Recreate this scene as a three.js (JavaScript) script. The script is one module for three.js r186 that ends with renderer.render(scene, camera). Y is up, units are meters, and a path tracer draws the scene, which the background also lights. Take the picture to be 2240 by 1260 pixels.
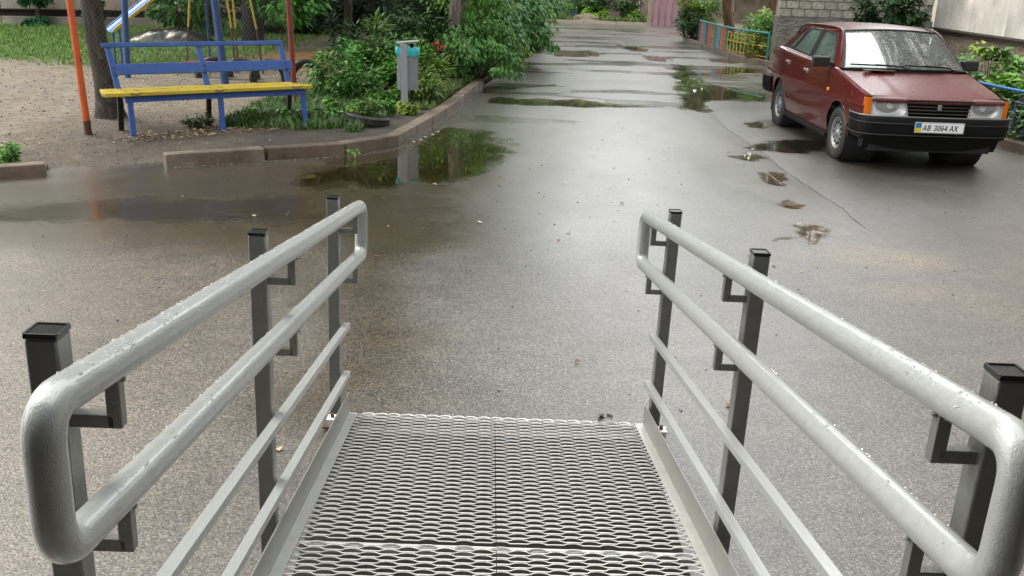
import * as THREE from 'three';
import { mergeGeometries, mergeVertices, toCreasedNormals } from 'three/addons/utils/BufferGeometryUtils.js';
import { RoundedBoxGeometry } from 'three/addons/geometries/RoundedBoxGeometry.js';

// ---------------------------------------------------------------- camera, sky, sun, exposure
const scene = new THREE.Scene();
const camera = new THREE.PerspectiveCamera(33.68, 16 / 9, 0.05, 600);
camera.rotation.order = 'YXZ';
camera.position.set(0, 1.9426, 0);
camera.rotation.set(-0.3236, 0, 0.034);

const SKY_LOW = 1.25, SKY_HIGH = 1.55;
{
  const W = 256, H = 128, d = new Float32Array(W * H * 4);
  for (let j = 0; j < H; j++) for (let i = 0; i < W; i++) {
    const el = ((j + 0.5) / H - 0.5) * Math.PI, s = Math.max(0, Math.sin(el)), a = (i + 0.5) / W * Math.PI * 2;
    const cloud = 1 + 0.07 * Math.sin(a * 3 + 2 * Math.sin(el * 5)) + 0.05 * Math.sin(a * 7 + el * 9) * Math.cos(el);
    const L = (SKY_LOW + (SKY_HIGH - SKY_LOW) * s) * cloud, k = (j * W + i) * 4;
    d[k] = L * 0.985; d[k + 1] = L * 1.0; d[k + 2] = L * 1.0; d[k + 3] = 1;
  }
  const t = new THREE.DataTexture(d, W, H, THREE.RGBAFormat, THREE.FloatType);
  t.mapping = THREE.EquirectangularReflectionMapping; t.magFilter = THREE.LinearFilter; t.minFilter = THREE.LinearFilter; t.needsUpdate = true;
  scene.background = t; scene.environment = t;
}
const sun = new THREE.DirectionalLight(0xfff3e0, 1.3);
sun.position.set(-20, 27, -26); sun.shadow.radius = 40; sun.castShadow = true;
sun.shadow.mapSize.set(2048, 2048);
Object.assign(sun.shadow.camera, { left: -30, right: 30, top: 30, bottom: -30, near: 1, far: 90 });
sun.target.position.set(0, 0, -14);
scene.add(sun, sun.target);
const renderer = new THREE.WebGLRenderer({ antialias: true });
renderer.setSize(1024, 576);
renderer.toneMapping = THREE.LinearToneMapping;
renderer.toneMappingExposure = 2.4;
renderer.shadowMap.enabled = true;

// ---------------------------------------------------------------- helpers
function rngOf(seed) { let a = seed >>> 0; return () => { a = (a + 0x6D2B79F5) | 0; let t = Math.imul(a ^ (a >>> 15), 1 | a); t = (t + Math.imul(t ^ (t >>> 7), 61 | t)) ^ t; return ((t ^ (t >>> 14)) >>> 0) / 4294967296; }; }
const R0 = rngOf(77);
const clamp = (x, a = 0, b = 1) => Math.min(b, Math.max(a, x)), lerp = (a, b, t) => a + (b - a) * t;
const smooth = (a, b, x) => { const t = clamp((x - a) / (b - a)); return t * t * (3 - 2 * t); };
function hash2(i, j, s = 0) { let h = Math.imul(i, 374761393) + Math.imul(j, 668265263) + Math.imul(s, 1274126177); h = Math.imul(h ^ (h >>> 13), 1274126177); return ((h ^ (h >>> 16)) >>> 0) / 4294967296; }
function vnoise(x, y, s = 0, per = 0) {
  const i = Math.floor(x), j = Math.floor(y), fx = x - i, fy = y - j, u = fx * fx * (3 - 2 * fx), v = fy * fy * (3 - 2 * fy);
  const m = per ? (k) => ((k % per) + per) % per : (k) => k;
  return lerp(lerp(hash2(m(i), m(j), s), hash2(m(i + 1), m(j), s), u), lerp(hash2(m(i), m(j + 1), s), hash2(m(i + 1), m(j + 1), s), u), v);
}
function fbm(x, y, s = 0, oct = 4) { let a = 0.5, r = 0, f = 1, n = 0; for (let k = 0; k < oct; k++) { r += a * vnoise(x * f, y * f, s + k); n += a; a *= 0.5; f *= 2.03; } return r / n; }
const used = {};
function numbered(name) { used[name] = (used[name] ?? -1) + 1; return used[name] ? name + '_' + String(used[name]).padStart(3, '0') : name; }
function tag(o, label, category, group) { o.userData = { ...o.userData, label, category }; if (group) o.userData.group = group; return o; }
function thing(name, label, category, pos = [0, 0, 0], turn = 0, group) {
  const o = new THREE.Group(); o.name = numbered(name); o.position.set(...pos); o.rotation.y = turn; scene.add(o); return tag(o, label, category, group);
}
function mesh(name, geo, material, parent) {
  const g = Array.isArray(geo) ? merge(geo) : geo, m = new THREE.Mesh(g, material);
  if (material.userData.tile) planarUV(g, material.userData.tile);
  m.name = parent ? name : numbered(name); m.castShadow = m.receiveShadow = true; (parent ?? scene).add(m); return m;
}
function planarUV(g, s) { // texture coordinates in metres, seen along the main axis of each face
  const p = g.attributes.position, n = g.attributes.normal, u = g.attributes.uv;
  for (let i = 0; i < p.count; i++) { const a = Math.abs(n.getX(i)), b = Math.abs(n.getY(i)), c = Math.abs(n.getZ(i)); a > b && a > c ? u.setXY(i, p.getZ(i) * s, p.getY(i) * s) : b > c ? u.setXY(i, p.getX(i) * s, p.getZ(i) * s) : u.setXY(i, p.getX(i) * s, p.getY(i) * s); }
}
const tiled = (m, s) => { m.userData.tile = s; return m; };
function struct(name, geo, material) { const m = mesh(name, geo, material); m.userData.kind = 'structure'; return m; }
function structGroup(name) { const o = new THREE.Group(); o.name = numbered(name); o.userData.kind = 'structure'; scene.add(o); return o; }
function merge(list) {
  const gs = list.map((g) => { let q = g.index ? g.toNonIndexed() : g; for (const k of Object.keys(q.attributes)) if (!['position', 'normal', 'uv'].includes(k)) q.deleteAttribute(k); if (!q.attributes.uv) q.setAttribute('uv', new THREE.BufferAttribute(new Float32Array(q.attributes.position.count * 2), 2)); return q; });
  return gs.length === 1 ? gs[0] : mergeGeometries(gs);
}
const V = (x, y, z) => new THREE.Vector3(x, y, z);
function box(w, h, d, x = 0, y = 0, z = 0, ry = 0, r = 0) {
  const g = r ? new RoundedBoxGeometry(w, h, d, 2, r) : new THREE.BoxGeometry(w, h, d);
  if (ry) g.rotateY(ry); g.translate(x, y, z); return g;
}
function orient(g, a, b) { // geometry along +y of unit placement moved so that y runs a -> b, centred
  const d = b.clone().sub(a), q = new THREE.Quaternion().setFromUnitVectors(V(0, 1, 0), d.clone().normalize());
  g.applyQuaternion(q); const m = a.clone().add(b).multiplyScalar(0.5); g.translate(m.x, m.y, m.z); return g;
}
function bar(a, b, w, d = w, r = 0) { // straight bar of section w x d
  const A = V(...a), B = V(...b), L = A.distanceTo(B), dir = B.clone().sub(A).normalize();
  const g = r ? new RoundedBoxGeometry(w, L, d, 1, r) : new THREE.BoxGeometry(w, L, d);
  const ref = Math.abs(dir.y) > 0.9 ? V(1, 0, 0) : V(0, 1, 0); // keep the sides upright
  const z = new THREE.Vector3().crossVectors(ref, dir).normalize(); if (Math.abs(dir.y) > 0.9) z.crossVectors(V(1, 0, 0), dir).normalize();
  const x = new THREE.Vector3().crossVectors(dir, z).normalize();
  g.applyMatrix4(new THREE.Matrix4().makeBasis(x, dir, z)); const m = A.add(B).multiplyScalar(0.5); g.translate(m.x, m.y, m.z); return g;
}
function rod(a, b, r0, r1 = r0, n = 10) { const A = V(...a), B = V(...b); return orient(new THREE.CylinderGeometry(r1, r0, A.distanceTo(B), n), A, B); }
function tube(pts, r, seg = 24, n = 8, tension) { const c = new THREE.CatmullRomCurve3(pts.map((p) => V(...p)), false, 'catmullrom', tension ?? 0.5); return new THREE.TubeGeometry(c, seg, r, n); }
function limb(pts, r0, r1, n = 9, seg = 8, wob = 0, seed = 1) { // tapered, knobbly trunk or branch
  const c = new THREE.CatmullRomCurve3(pts.map((p) => V(...p))), fr = c.computeFrenetFrames(seg), pos = [], uv = [], idx = [];
  for (let i = 0; i <= seg; i++) {
    const p = c.getPoint(i / seg), r = lerp(r0, r1, Math.pow(i / seg, 0.8));
    for (let k = 0; k <= n; k++) { const a = k / n * Math.PI * 2, q = r * (1 + wob * (vnoise(k % n * 1.3, i * 0.9, seed) - 0.5)); const d = fr.normals[i].clone().multiplyScalar(Math.cos(a) * q).addScaledVector(fr.binormals[i], Math.sin(a) * q); pos.push(p.x + d.x, p.y + d.y, p.z + d.z); uv.push(k / n, i / seg * 3); }
  }
  for (let i = 0; i < seg; i++) for (let k = 0; k < n; k++) { const a = i * (n + 1) + k, b = a + n + 1; idx.push(a, a + 1, b, b, a + 1, b + 1); }
  return build(pos, idx, uv);
}
function build(pos, idx, uv, col) {
  const g = new THREE.BufferGeometry(); g.setAttribute('position', new THREE.Float32BufferAttribute(pos, 3)); g.setIndex(idx);
  g.setAttribute('uv', new THREE.Float32BufferAttribute(uv ?? new Float32Array(pos.length / 3 * 2), 2)); if (col) g.setAttribute('color', new THREE.Float32BufferAttribute(col, 3));
  g.computeVertexNormals(); return g;
}
function grid(nu, nv, fn, flip = false) { // fn(a, b) -> [x, y, z, u?, v?]
  const pos = [], uv = [], idx = [];
  for (let j = 0; j <= nv; j++) for (let i = 0; i <= nu; i++) { const p = fn(i / nu, j / nv); pos.push(p[0], p[1], p[2]); uv.push(p[3] ?? i / nu, p[4] ?? j / nv); }
  for (let j = 0; j < nv; j++) for (let i = 0; i < nu; i++) { const a = j * (nu + 1) + i, b = a + nu + 1; flip ? idx.push(a, b, a + 1, b, b + 1, a + 1) : idx.push(a, a + 1, b, b, a + 1, b + 1); }
  return build(pos, idx, uv);
}
function tex(size, fn, srgb = true, rep) { // fn(x, y) in 0..1 -> [r, g, b] as stored values 0..1
  const [w, h] = Array.isArray(size) ? size : [size, size], d = new Uint8Array(w * h * 4);
  for (let j = 0; j < h; j++) for (let i = 0; i < w; i++) { const c = fn((i + 0.5) / w, (j + 0.5) / h), k = (j * w + i) * 4; d[k] = clamp(c[0]) * 255; d[k + 1] = clamp(c[1]) * 255; d[k + 2] = clamp(c[2]) * 255; d[k + 3] = 255; }
  const t = new THREE.DataTexture(d, w, h); t.wrapS = t.wrapT = THREE.RepeatWrapping; t.magFilter = THREE.LinearFilter; t.minFilter = THREE.LinearMipmapLinearFilter; t.generateMipmaps = true;
  if (srgb) t.colorSpace = THREE.SRGBColorSpace; if (rep) t.repeat.set(rep, rep); t.needsUpdate = true; return t;
}
const lin = (r, g, b) => new THREE.Color().setRGB(r, g, b);
function std(r, g, b, rough = 0.6, o = {}) { return new THREE.MeshPhysicalMaterial({ color: lin(r, g, b), roughness: rough, ...o }); }

// ---------------------------------------------------------------- shared textures
const speck = tex(1024, (x, y) => { // asphalt aggregate, 1.6 m a side
  const n = 1024, i = Math.floor(x * n), j = Math.floor(y * n);
  const c = vnoise(x * 260, y * 260, 3, 260), c2 = vnoise(x * 420, y * 420, 9, 420), f = hash2(i, j, 5), m = vnoise(x * 12, y * 12, 17, 12);
  let v = 0.56 + 0.60 * (c - 0.5) + 0.6 * (c2 - 0.5) + 0.14 * (f - 0.5) + 0.1 * (m - 0.5);
  if (c2 > 0.78) v += (c2 - 0.78) * 2.8; if (c < 0.2) v -= 0.16;
  const warm = (vnoise(x * 190, y * 190, 31, 190) - 0.5) * 0.06; return [v + warm, v, v - warm];
});
const speckBump = tex(1024, (x, y) => { const c = vnoise(x * 260, y * 260, 3, 260), c2 = vnoise(x * 130, y * 130, 41, 130); const v = 0.6 * c + 0.4 * c2; return [v, v, v]; }, false);
const dropBump = (() => { // beads of rain on paint, 0.5 m a side
  const n = 512, d = new Float32Array(n * n), r = rngOf(5);
  for (let k = 0; k < 2600; k++) { const cx = r() * n, cy = r() * n, rad = 1.4 + r() * r() * 5.5, h = Math.min(1, rad / 5); for (let j = -8; j <= 8; j++) for (let i = -8; i <= 8; i++) { const q = Math.hypot(i, j) / rad; if (q < 1) { const a = (((Math.floor(cy) + j) % n + n) % n) * n + ((Math.floor(cx) + i) % n + n) % n; d[a] = Math.max(d[a], h * Math.sqrt(1 - q * q)); } } }
  return tex(n, (x, y) => { const v = d[Math.floor(y * n) * n + Math.floor(x * n)]; return [v, v, v]; }, false);
})();
const grain = tex(512, (x, y) => { const v = 0.72 + 0.3 * (fbm(x * 16, y * 16, 2, 4) - 0.5) + 0.14 * (hash2(Math.floor(x * 512), Math.floor(y * 512), 8) - 0.5); return [v, v, v]; });
const grainBump = tex(512, (x, y) => { const v = 0.6 * vnoise(x * 40, y * 40, 4, 40) + 0.4 * vnoise(x * 128, y * 128, 6, 128); return [v, v, v]; }, false);
const barkTex = tex(256, (x, y) => { const v = 0.55 + 0.55 * (fbm(x * 14, y * 3, 12, 4) - 0.5) + 0.25 * (vnoise(x * 40, y * 8, 3, 40) - 0.5); return [v, v * 0.97, v * 0.92]; });
const woodTex = tex(512, (x, y) => { const g = fbm(x * 3, y * 60, 21, 3), w = fbm(x * 18, y * 18, 5, 3); let v = 0.86 + 0.2 * (g - 0.5) + 0.12 * (w - 0.5); if (w > 0.66) v -= 0.14; return [v, v, v]; });
const paintTex = tex(512, (x, y) => { const w = fbm(x * 10, y * 10, 51, 4), s = hash2(Math.floor(x * 256), Math.floor(y * 256), 4); let v = 0.93 + 0.10 * (w - 0.5) + 0.04 * (s - 0.5); if (w > 0.74) v -= 0.05; return [v, v, v * 0.99]; });
const concreteTex = tex(512, (x, y) => { const w = fbm(x * 6, y * 6, 61, 5), s = hash2(Math.floor(x * 400), Math.floor(y * 400), 14), st = fbm(x * 20, y * 2.5, 33, 3); const v = 0.76 + 0.36 * (w - 0.5) + 0.1 * (s - 0.5) - 0.22 * Math.max(0, st - 0.52); return [v, v * 0.985, v * 0.96]; });

// paint on wood or steel with chips and grime; base and chip are linear colours
function chipped(base, chip, seed, amount = 0.3, rough = 0.48, o = {}) {
  const g = (v) => Math.pow(clamp(v), 1 / 2.2);
  const t = tex(512, (x, y) => { const big = fbm(x * 7, y * 7, seed, 4), fine = fbm(x * 34, y * 34, seed + 9, 3), e = fbm(x * 60, y * 6, seed + 4, 3), k = smooth(1.02 - amount, 1.1 - amount, big * 0.62 + fine * 0.5), gr = 0.82 + 0.3 * (fbm(x * 3, y * 14, seed + 20, 4) - 0.3) + 0.1 * (e - 0.5); return [0, 1, 2].map((i) => g(lerp(base[i] * gr, chip[i] * (0.7 + 0.6 * fine), k))); });
  return tiled(new THREE.MeshPhysicalMaterial({ color: 0xffffff, map: t, roughness: rough, bumpMap: woodTex, bumpScale: 0.0015, ...o }), 1.1);
}
// ---------------------------------------------------------------- outlines of the road (world metres: x, z)
const KERB_L = [[-3.41, -9.10], [-2.52, -9.63], [-1.81, -10.04], [-1.35, -10.61], [-1.15, -11.73], [-0.94, -13.16], [-0.71, -15.53], [-0.36, -19], [0.2, -25], [0.85, -32.7], [1.1, -38.6], [6.2, -38.9], [40, -38.9]];
const KERB_L2 = [[-40, 12], [-9, -5.85], [-4.65, -8.36], [-4.29, -8.57]];
const KERB_R = [[7.6, -7.2], [6.16, -11.44], [5.96, -11.95], [5.92, -17], [5.92, -21.6], [5.26, -24.3], [5.1, -26.3], [4.98, -29.4], [4.98, -30.6], [5.3, -31.4], [8, -31.6]];
function sdist(poly, x, z) { // signed distance; positive on the right-hand side when walking the polyline with z negative ahead mirrored below
  let best = 1e9, sg = 1;
  for (let i = 0; i + 1 < poly.length; i++) {
    const [ax, az] = poly[i], [bx, bz] = poly[i + 1], dx = bx - ax, dz = bz - az, t = clamp(((x - ax) * dx + (z - az) * dz) / (dx * dx + dz * dz)), px = x - ax - dx * t, pz = z - az - dz * t, d = px * px + pz * pz;
    if (d < best) { best = d; sg = dx * (z - az) - dz * (x - ax) > 0 ? 1 : -1; }
  }
  return sg * Math.sqrt(best);
}
const LEFT_EDGE = [...KERB_L2, ...KERB_L];
const leftIn = (x, z) => -sdist(LEFT_EDGE, x, z);   // > 0 inside the yard
const rightIn = (x, z) => sdist(KERB_R, x, z);

// ---------------------------------------------------------------- ground, road, water
const OPEN = [-3.85, -8.83];
function yardH(x, z) {
  const n = 0.02 * (fbm(x * 1.1, z * 1.1, 3, 3) - 0.5) + 0.03 * (fbm(x * 0.3, z * 0.3, 8, 2) - 0.5);
  const l = leftIn(x, z), r = rightIn(x, z);
  if (l > -0.3 && l > r) { const w = smooth(0.55, 1.5, Math.hypot(x - OPEN[0], z - OPEN[1])); const far = x > 1.1 && z < -38 ? 1 : 0; return lerp(0.055 * smooth(-0.15, 2, l + 0.25 * (fbm(x * 3, z * 3, 5, 3) - 0.5)) - 0.006, lerp(-0.06, 0.085, smooth(0, 0.12, l)), Math.max(w, far)) + n * smooth(0.1, 0.8, l); }
  if (r > -0.3) return lerp(-0.06, 0.08, smooth(0, 0.12, r)) + n * smooth(0.1, 0.8, r);
  return -0.06;
}
const PUDDLES = [ // outlines in metres (x, z); a: how much water
  { p: [[-1.98, -9.75], [-1.77, -9.95], [-1.35, -10.75], [-1.11, -11.76], [-0.71, -12.13], [-0.35, -11.85], [-0.08, -10.99], [-0.19, -10.08], [-0.48, -9.14], [-0.85, -8.79], [-1.25, -8.6], [-1.69, -8.46], [-2.01, -8.6], [-2.05, -9.18]], a: 0.95 },
  { p: [[-4.22, -7.58], [-3.22, -7.9], [-1.91, -8.13], [-1.58, -7.49], [-1.7, -7.04], [-2.72, -7.05], [-3.81, -6.79], [-4.5, -7.0]], a: 0.48 },
  { p: [[-0.3, -15.4], [0.04, -15.27], [0.92, -15.39], [1.76, -15.0], [2.1, -14.88], [1.69, -14.5], [0.86, -14.4], [0.04, -14.45], [-0.5, -14.6]], a: 0.72 },
  { p: [[-0.66, -16.6], [0.3, -17.2], [0.9, -17.5], [0.4, -16.8], [-0.1, -16.2], [-0.6, -15.8]], a: 0.6 },
  { p: [[3.42, -22.25], [3.87, -22.08], [3.77, -20.35], [4.75, -21.86], [5.54, -21.72], [5.33, -20.86], [3.68, -19.84], [3.5, -18.35], [3.81, -18.13], [4.35, -16.84], [4.2, -15.94], [3.27, -15.75], [2.86, -15.25], [2.95, -14.54], [2.8, -14.45], [2.39, -14.85], [2.6, -15.34], [2.85, -16.65], [2.9, -18.41], [3.1, -19.71]], a: 1 },
  { p: [[2.71, -27.74], [3.01, -27.2], [3.48, -26.45], [3.32, -25.34], [3.02, -25.66], [2.79, -26.31]], a: 0.9 },
  { p: [[3.13, -24.58], [3.72, -23.89], [3.44, -22.7], [3.0, -23.01]], a: 0.8 },
  { p: [[0.79, -25.01], [1.81, -25.44], [2.14, -24.45], [1.67, -23.35], [0.73, -23.11]], a: 0.85 },
  { p: [[4.6, -24.1], [5.27, -24.36], [5.59, -23.26], [4.95, -22.8], [4.51, -23.33]], a: 0.75 },
  { p: [[2.68, -11.4], [3.15, -11.95], [3.55, -12.16], [3.86, -12.02], [3.73, -11.36], [3.36, -11.05], [3.08, -11.24], [2.75, -11.17]], a: 1 },
  { p: [[2.38, -10.81], [2.7, -10.99], [2.86, -10.76], [2.6, -10.53]], a: 0.8 },
  { p: [[3.14, -13.36], [3.4, -13.63], [3.52, -13.2], [3.37, -12.85], [3.2, -13.05]], a: 0.75 },
  { p: [[2.52, -9.86], [2.72, -9.99], [2.8, -9.74], [2.59, -9.27], [2.51, -9.54]], a: 0.7 },
  { p: [[2.41, -8.56], [2.55, -8.64], [2.64, -8.41], [2.47, -8.19], [2.37, -8.29]], a: 0.8 },
  { p: [[2.33, -7.72], [2.47, -7.83], [2.58, -7.68], [2.53, -7.43], [2.38, -7.06], [2.24, -7.02], [2.24, -7.29]], a: 1 },
  { p: [[2.0, -7.25], [2.23, -7.35], [2.21, -7.21], [2.01, -7.12]], a: 0.5 },
  { p: [[5.55, -21.2], [5.75, -18], [5.7, -14.5], [5.3, -14.6], [5.0, -17.5], [5.2, -20.5]], a: 0.5 },
];
function inside(poly, x, z) { let c = false; for (let i = 0, j = poly.length - 1; i < poly.length; j = i++) { const [a, b] = poly[i], [d, e] = poly[j]; if ((b > z) !== (e > z) && x < (d - a) * (z - b) / (e - b) + a) c = !c; } return c; }
function edgeDist(poly, x, z) { let m = 1e9; for (let i = 0, j = poly.length - 1; i < poly.length; j = i++) { const [ax, az] = poly[j], [bx, bz] = poly[i], dx = bx - ax, dz = bz - az, t = clamp(((x - ax) * dx + (z - az) * dz) / (dx * dx + dz * dz)); m = Math.min(m, Math.hypot(x - ax - dx * t, z - az - dz * t)); } return inside(poly, x, z) ? m : -m; }
for (const q of PUDDLES) { q.x0 = Math.min(...q.p.map((v) => v[0])); q.x1 = Math.max(...q.p.map((v) => v[0])); q.z0 = Math.min(...q.p.map((v) => v[1])); q.z1 = Math.max(...q.p.map((v) => v[1])); q.w = Math.min(0.5, 0.26 * Math.min(q.x1 - q.x0, q.z1 - q.z0)); }
function wet(x, z) { // 0 dry film .. 1 standing water
  let m = 0; const nx = (fbm(x * 3.2, z * 1.6, 71, 4) - 0.5), n2 = fbm(x * 10, z * 7, 77, 3) - 0.5;
  for (const q of PUDDLES) { if (x < q.x0 - 0.4 || x > q.x1 + 0.4 || z < q.z0 - 0.4 || z > q.z1 + 0.4) continue; m = Math.max(m, q.a * smooth(-0.35, 0.75, edgeDist(q.p, x, z) / q.w + nx * 1.2 + n2 * (q.w < 0.2 ? 2.2 : 0.5))); }
  return m;
}
const DAMP = [[-5.2, -8.1], [-4.56, -8.3], [-3.4, -8.9], [-2.69, -9.3], [-1.78, -9.92], [-0.06, -10.94], [-0.4, -9.2], [-0.65, -7.94], [-0.67, -6.01], [-0.3, -4.3], [-0.85, -4.1], [-1.15, -5.4], [-1.25, -6.6], [-2.2, -6.5], [-3.56, -6.31], [-5.0, -6.5]];
const damp = (x, z) => (x > 0.6 || x < -6.2 || z < -11.6 || z > -3.2) ? 0 : smooth(-0.45, 0.35, edgeDist(DAMP, x, z) + 0.9 * (fbm(x * 1.7, z * 1.3, 131, 4) - 0.5));
const seamX = (z) => 2.86 + 0.16 * (z + 11) * 0.1 + 0.12 * (fbm(z * 1.3, 3, 141, 4) - 0.5);
const patch = (x, z) => (z < -15 || z > -6.6) ? 0 : smooth(-0.03, 0.05, x - seamX(z)) * smooth(-15, -14.2, z) * smooth(-6.6, -8, z);
function roadH(x, z) { return 0.007 * (fbm(x * 0.9, z * 0.5, 81, 3) - 0.5) - 0.010 * smooth(0.2, 0.9, wet(x, z)); }
{
  const X0 = -16, X1 = 16, Z0 = -41, Z1 = 5, N = 1024, TW = 1024;
  const rough = tex([TW, N * 2], (u, v) => {
    const x = lerp(X0, X1, u), z = lerp(Z1, Z0, v);
    let r = 0.36 + 0.14 * (fbm(x * 0.55, z * 0.4, 91, 4) - 0.5) + 0.1 * (fbm(x * 2.5, z * 1.5, 95, 3) - 0.5);
    r += 0.10 * smooth(-9, -3, z) + 0.12 * smooth(0.8, 2.6, x) * smooth(-9, -5, z);
    const streak = smooth(0.52, 0.66, fbm(x * 0.5, z * 1.7, 99, 3)) * smooth(-9, -16, z); r -= 0.13 * streak;
    r = lerp(r, 0.27, 0.75 * damp(x, z)); r += 0.09 * patch(x, z);
    r = lerp(r, 0.1, smooth(0.03, 0.75, wet(x, z)));
    const d = Math.hypot((x + 0.3) / 0.5, (z + 4.5) / 0.9), o = smooth(0.52, 0.72, fbm(x * 2.6, z * 1.8, 45, 4)) * smooth(1.3, 0.3, d); r = lerp(r, 0.2, o);
    return [0, r, 0];
  }, false);
  const coatRough = rough;
  rough.channel = 1; rough.wrapS = rough.wrapT = THREE.ClampToEdgeWrapping;
  const nx = 380, nz = 680, pos = [], uv = [], uv1 = [], col = [], idx = [];
  for (let j = 0; j <= nz; j++) for (let i = 0; i <= nx; i++) {
    const x = lerp(X0, X1, i / nx), z = lerp(Z1, Z0, j / nz);
    pos.push(x, roadH(x, z), z); uv.push(x / 1.6, z / 1.6); uv1.push(i / nx, j / nz);
    let c = [0.122, 0.114, 0.103], k = 1 + 0.5 * (fbm(x * 0.45, z * 0.4, 101, 4) - 0.5) + 0.25 * (fbm(x * 2.2, z * 1.6, 107, 3) - 0.5);
    const brown = smooth(0.2, -2.6, x) * 0.7 + smooth(2.0, 3.6, x) * smooth(-9, -4, z) * 0.55;
    const mix3 = (a, b, t) => a.map((q, n) => lerp(q, b[n], t));
    c = mix3(c, [0.126, 0.102, 0.077], clamp(brown));
    const sand = smooth(0.42, 0.7, fbm(x * 0.8, z * 2.2, 111, 4)) * smooth(1.4, 0.2, Math.hypot((x - 3.4) / 1.3, (z + 6.5) / 0.9)); c = mix3(c, [0.30, 0.215, 0.12], sand * 0.75);
    const olive = smooth(0.50, 0.70, fbm(x * 2.6, z * 1.8, 45, 4)) * smooth(1.3, 0.3, Math.hypot((x + 0.3) / 0.5, (z + 4.5) / 0.9)) + 0.8 * smooth(0.5, 0.7, fbm(x * 2.0, z * 1.8, 49, 4)) * smooth(1.2, 0.3, Math.hypot((x + 1.3) / 1.0, (z + 7.0) / 1.6)); c = mix3(c, [0.075, 0.058, 0.016], clamp(olive) * 0.85);
    const rust = smooth(1.2, 0.4, Math.hypot((x - 2.4) / 0.22, (z + 7.55) / 0.36)) + 0.7 * smooth(1.2, 0.4, Math.hypot((x - 2.5) / 0.18, (z + 8.42) / 0.3)) + 0.4 * smooth(1.1, 0.3, Math.hypot((x - 1.75) / 0.12, (z + 3.05) / 0.08)); c = mix3(c, [0.12, 0.065, 0.025], 0.85 * clamp(rust) * smooth(0.3, 0.6, fbm(x * 5, z * 4, 61, 3)));
    c = mix3(c, [0.066, 0.047, 0.018], 0.85 * damp(x, z)); k *= 1 - 0.16 * patch(x, z);
    const fade = lerp(1, 0.62, smooth(0.02, 0.6, wet(x, z)));
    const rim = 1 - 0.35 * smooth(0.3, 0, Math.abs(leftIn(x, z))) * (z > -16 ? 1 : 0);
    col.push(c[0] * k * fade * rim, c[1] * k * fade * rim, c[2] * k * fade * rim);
  }
  for (let j = 0; j < nz; j++) for (let i = 0; i < nx; i++) { const a = j * (nx + 1) + i, b = a + nx + 1; idx.push(a, a + 1, b, b, a + 1, b + 1); }
  const g = build(pos, idx, uv, col); g.setAttribute('uv1', new THREE.Float32BufferAttribute(uv1, 2));
  const m = new THREE.MeshPhysicalMaterial({ map: speck, vertexColors: true, color: lin(1.82, 1.76, 1.66), roughness: 1, roughnessMap: rough, bumpMap: speckBump, bumpScale: 0.0018, specularIntensity: 1, ior: 1.6, clearcoat: 1, clearcoatRoughness: 1, clearcoatRoughnessMap: coatRough });
  struct('road', g, m);
}
{ // joint between the old and the newer asphalt, open and jagged
  const pos = [], idx = []; const line = (pts, w0, seed) => { const b = pos.length / 3; pts.forEach(([x, z], i) => { const w = w0 * (0.35 + 1.1 * vnoise(i * 0.7, 1, seed)); pos.push(x - w, roadH(x, z) + 0.003, z, x + w, roadH(x, z) + 0.003, z); if (i) { const q = b + i * 2; idx.push(q - 2, q - 1, q, q, q - 1, q + 1); } }); };
  const a = []; for (let z = -14.3; z < -7.6; z += 0.07) a.push([seamX(z) + 0.03 * (hash2(Math.round(z * 100), 3) - 0.5), z]); line(a, 0.0035, 4);
  const c = []; for (let z = -30; z < -22.6; z += 0.1) c.push([2.6 + (z + 30) * 0.09 + 0.25 * (fbm(z * 0.9, 7, 143, 4) - 0.5), z]); line(c, 0.03, 6);
  struct('road_joint', build(pos, idx), std(0.045, 0.038, 0.03, 0.6));
}
{ // standing water: level sheets over the dips of the road
  const water = new THREE.MeshPhysicalMaterial({ color: lin(0.9, 0.86, 0.74), roughness: 0.02, transmission: 1, thickness: 0, ior: 1.33, vertexColors: true, transparent: true });
  const pos = [], col = [], idx = [], st = 0.045, key = new Map();
  for (const q of PUDDLES) if (q.a > 0.55) {
    const at = (i, j) => { const k = i + ',' + j; if (key.has(k)) return key.get(k); const x = i * st, z = j * st; const n = pos.length / 3; pos.push(x, 0.0045, z); const w = wet(x, z); col.push(1, 1, 1, smooth(0.22, 0.72, w)); key.set(k, n); return n; };
    for (let j = Math.floor((q.z0 - 0.3) / st); j < (q.z1 + 0.3) / st; j++) for (let i = Math.floor((q.x0 - 0.3) / st); i < (q.x1 + 0.3) / st; i++) {
      const id = 't' + i + ',' + j; if (key.has(id)) continue; if (Math.max(wet(i * st, j * st), wet(i * st + st, j * st + st), wet(i * st + st, j * st), wet(i * st, j * st + st)) < 0.23) continue; key.set(id, 1);
      const a = at(i, j), b = at(i + 1, j), c = at(i, j + 1), d = at(i + 1, j + 1); idx.push(a, c, b, b, c, d);
    }
  }
  const g = build(pos, idx); g.setAttribute('color', new THREE.Float32BufferAttribute(col, 4));
  struct('water', g, water);
}
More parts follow.
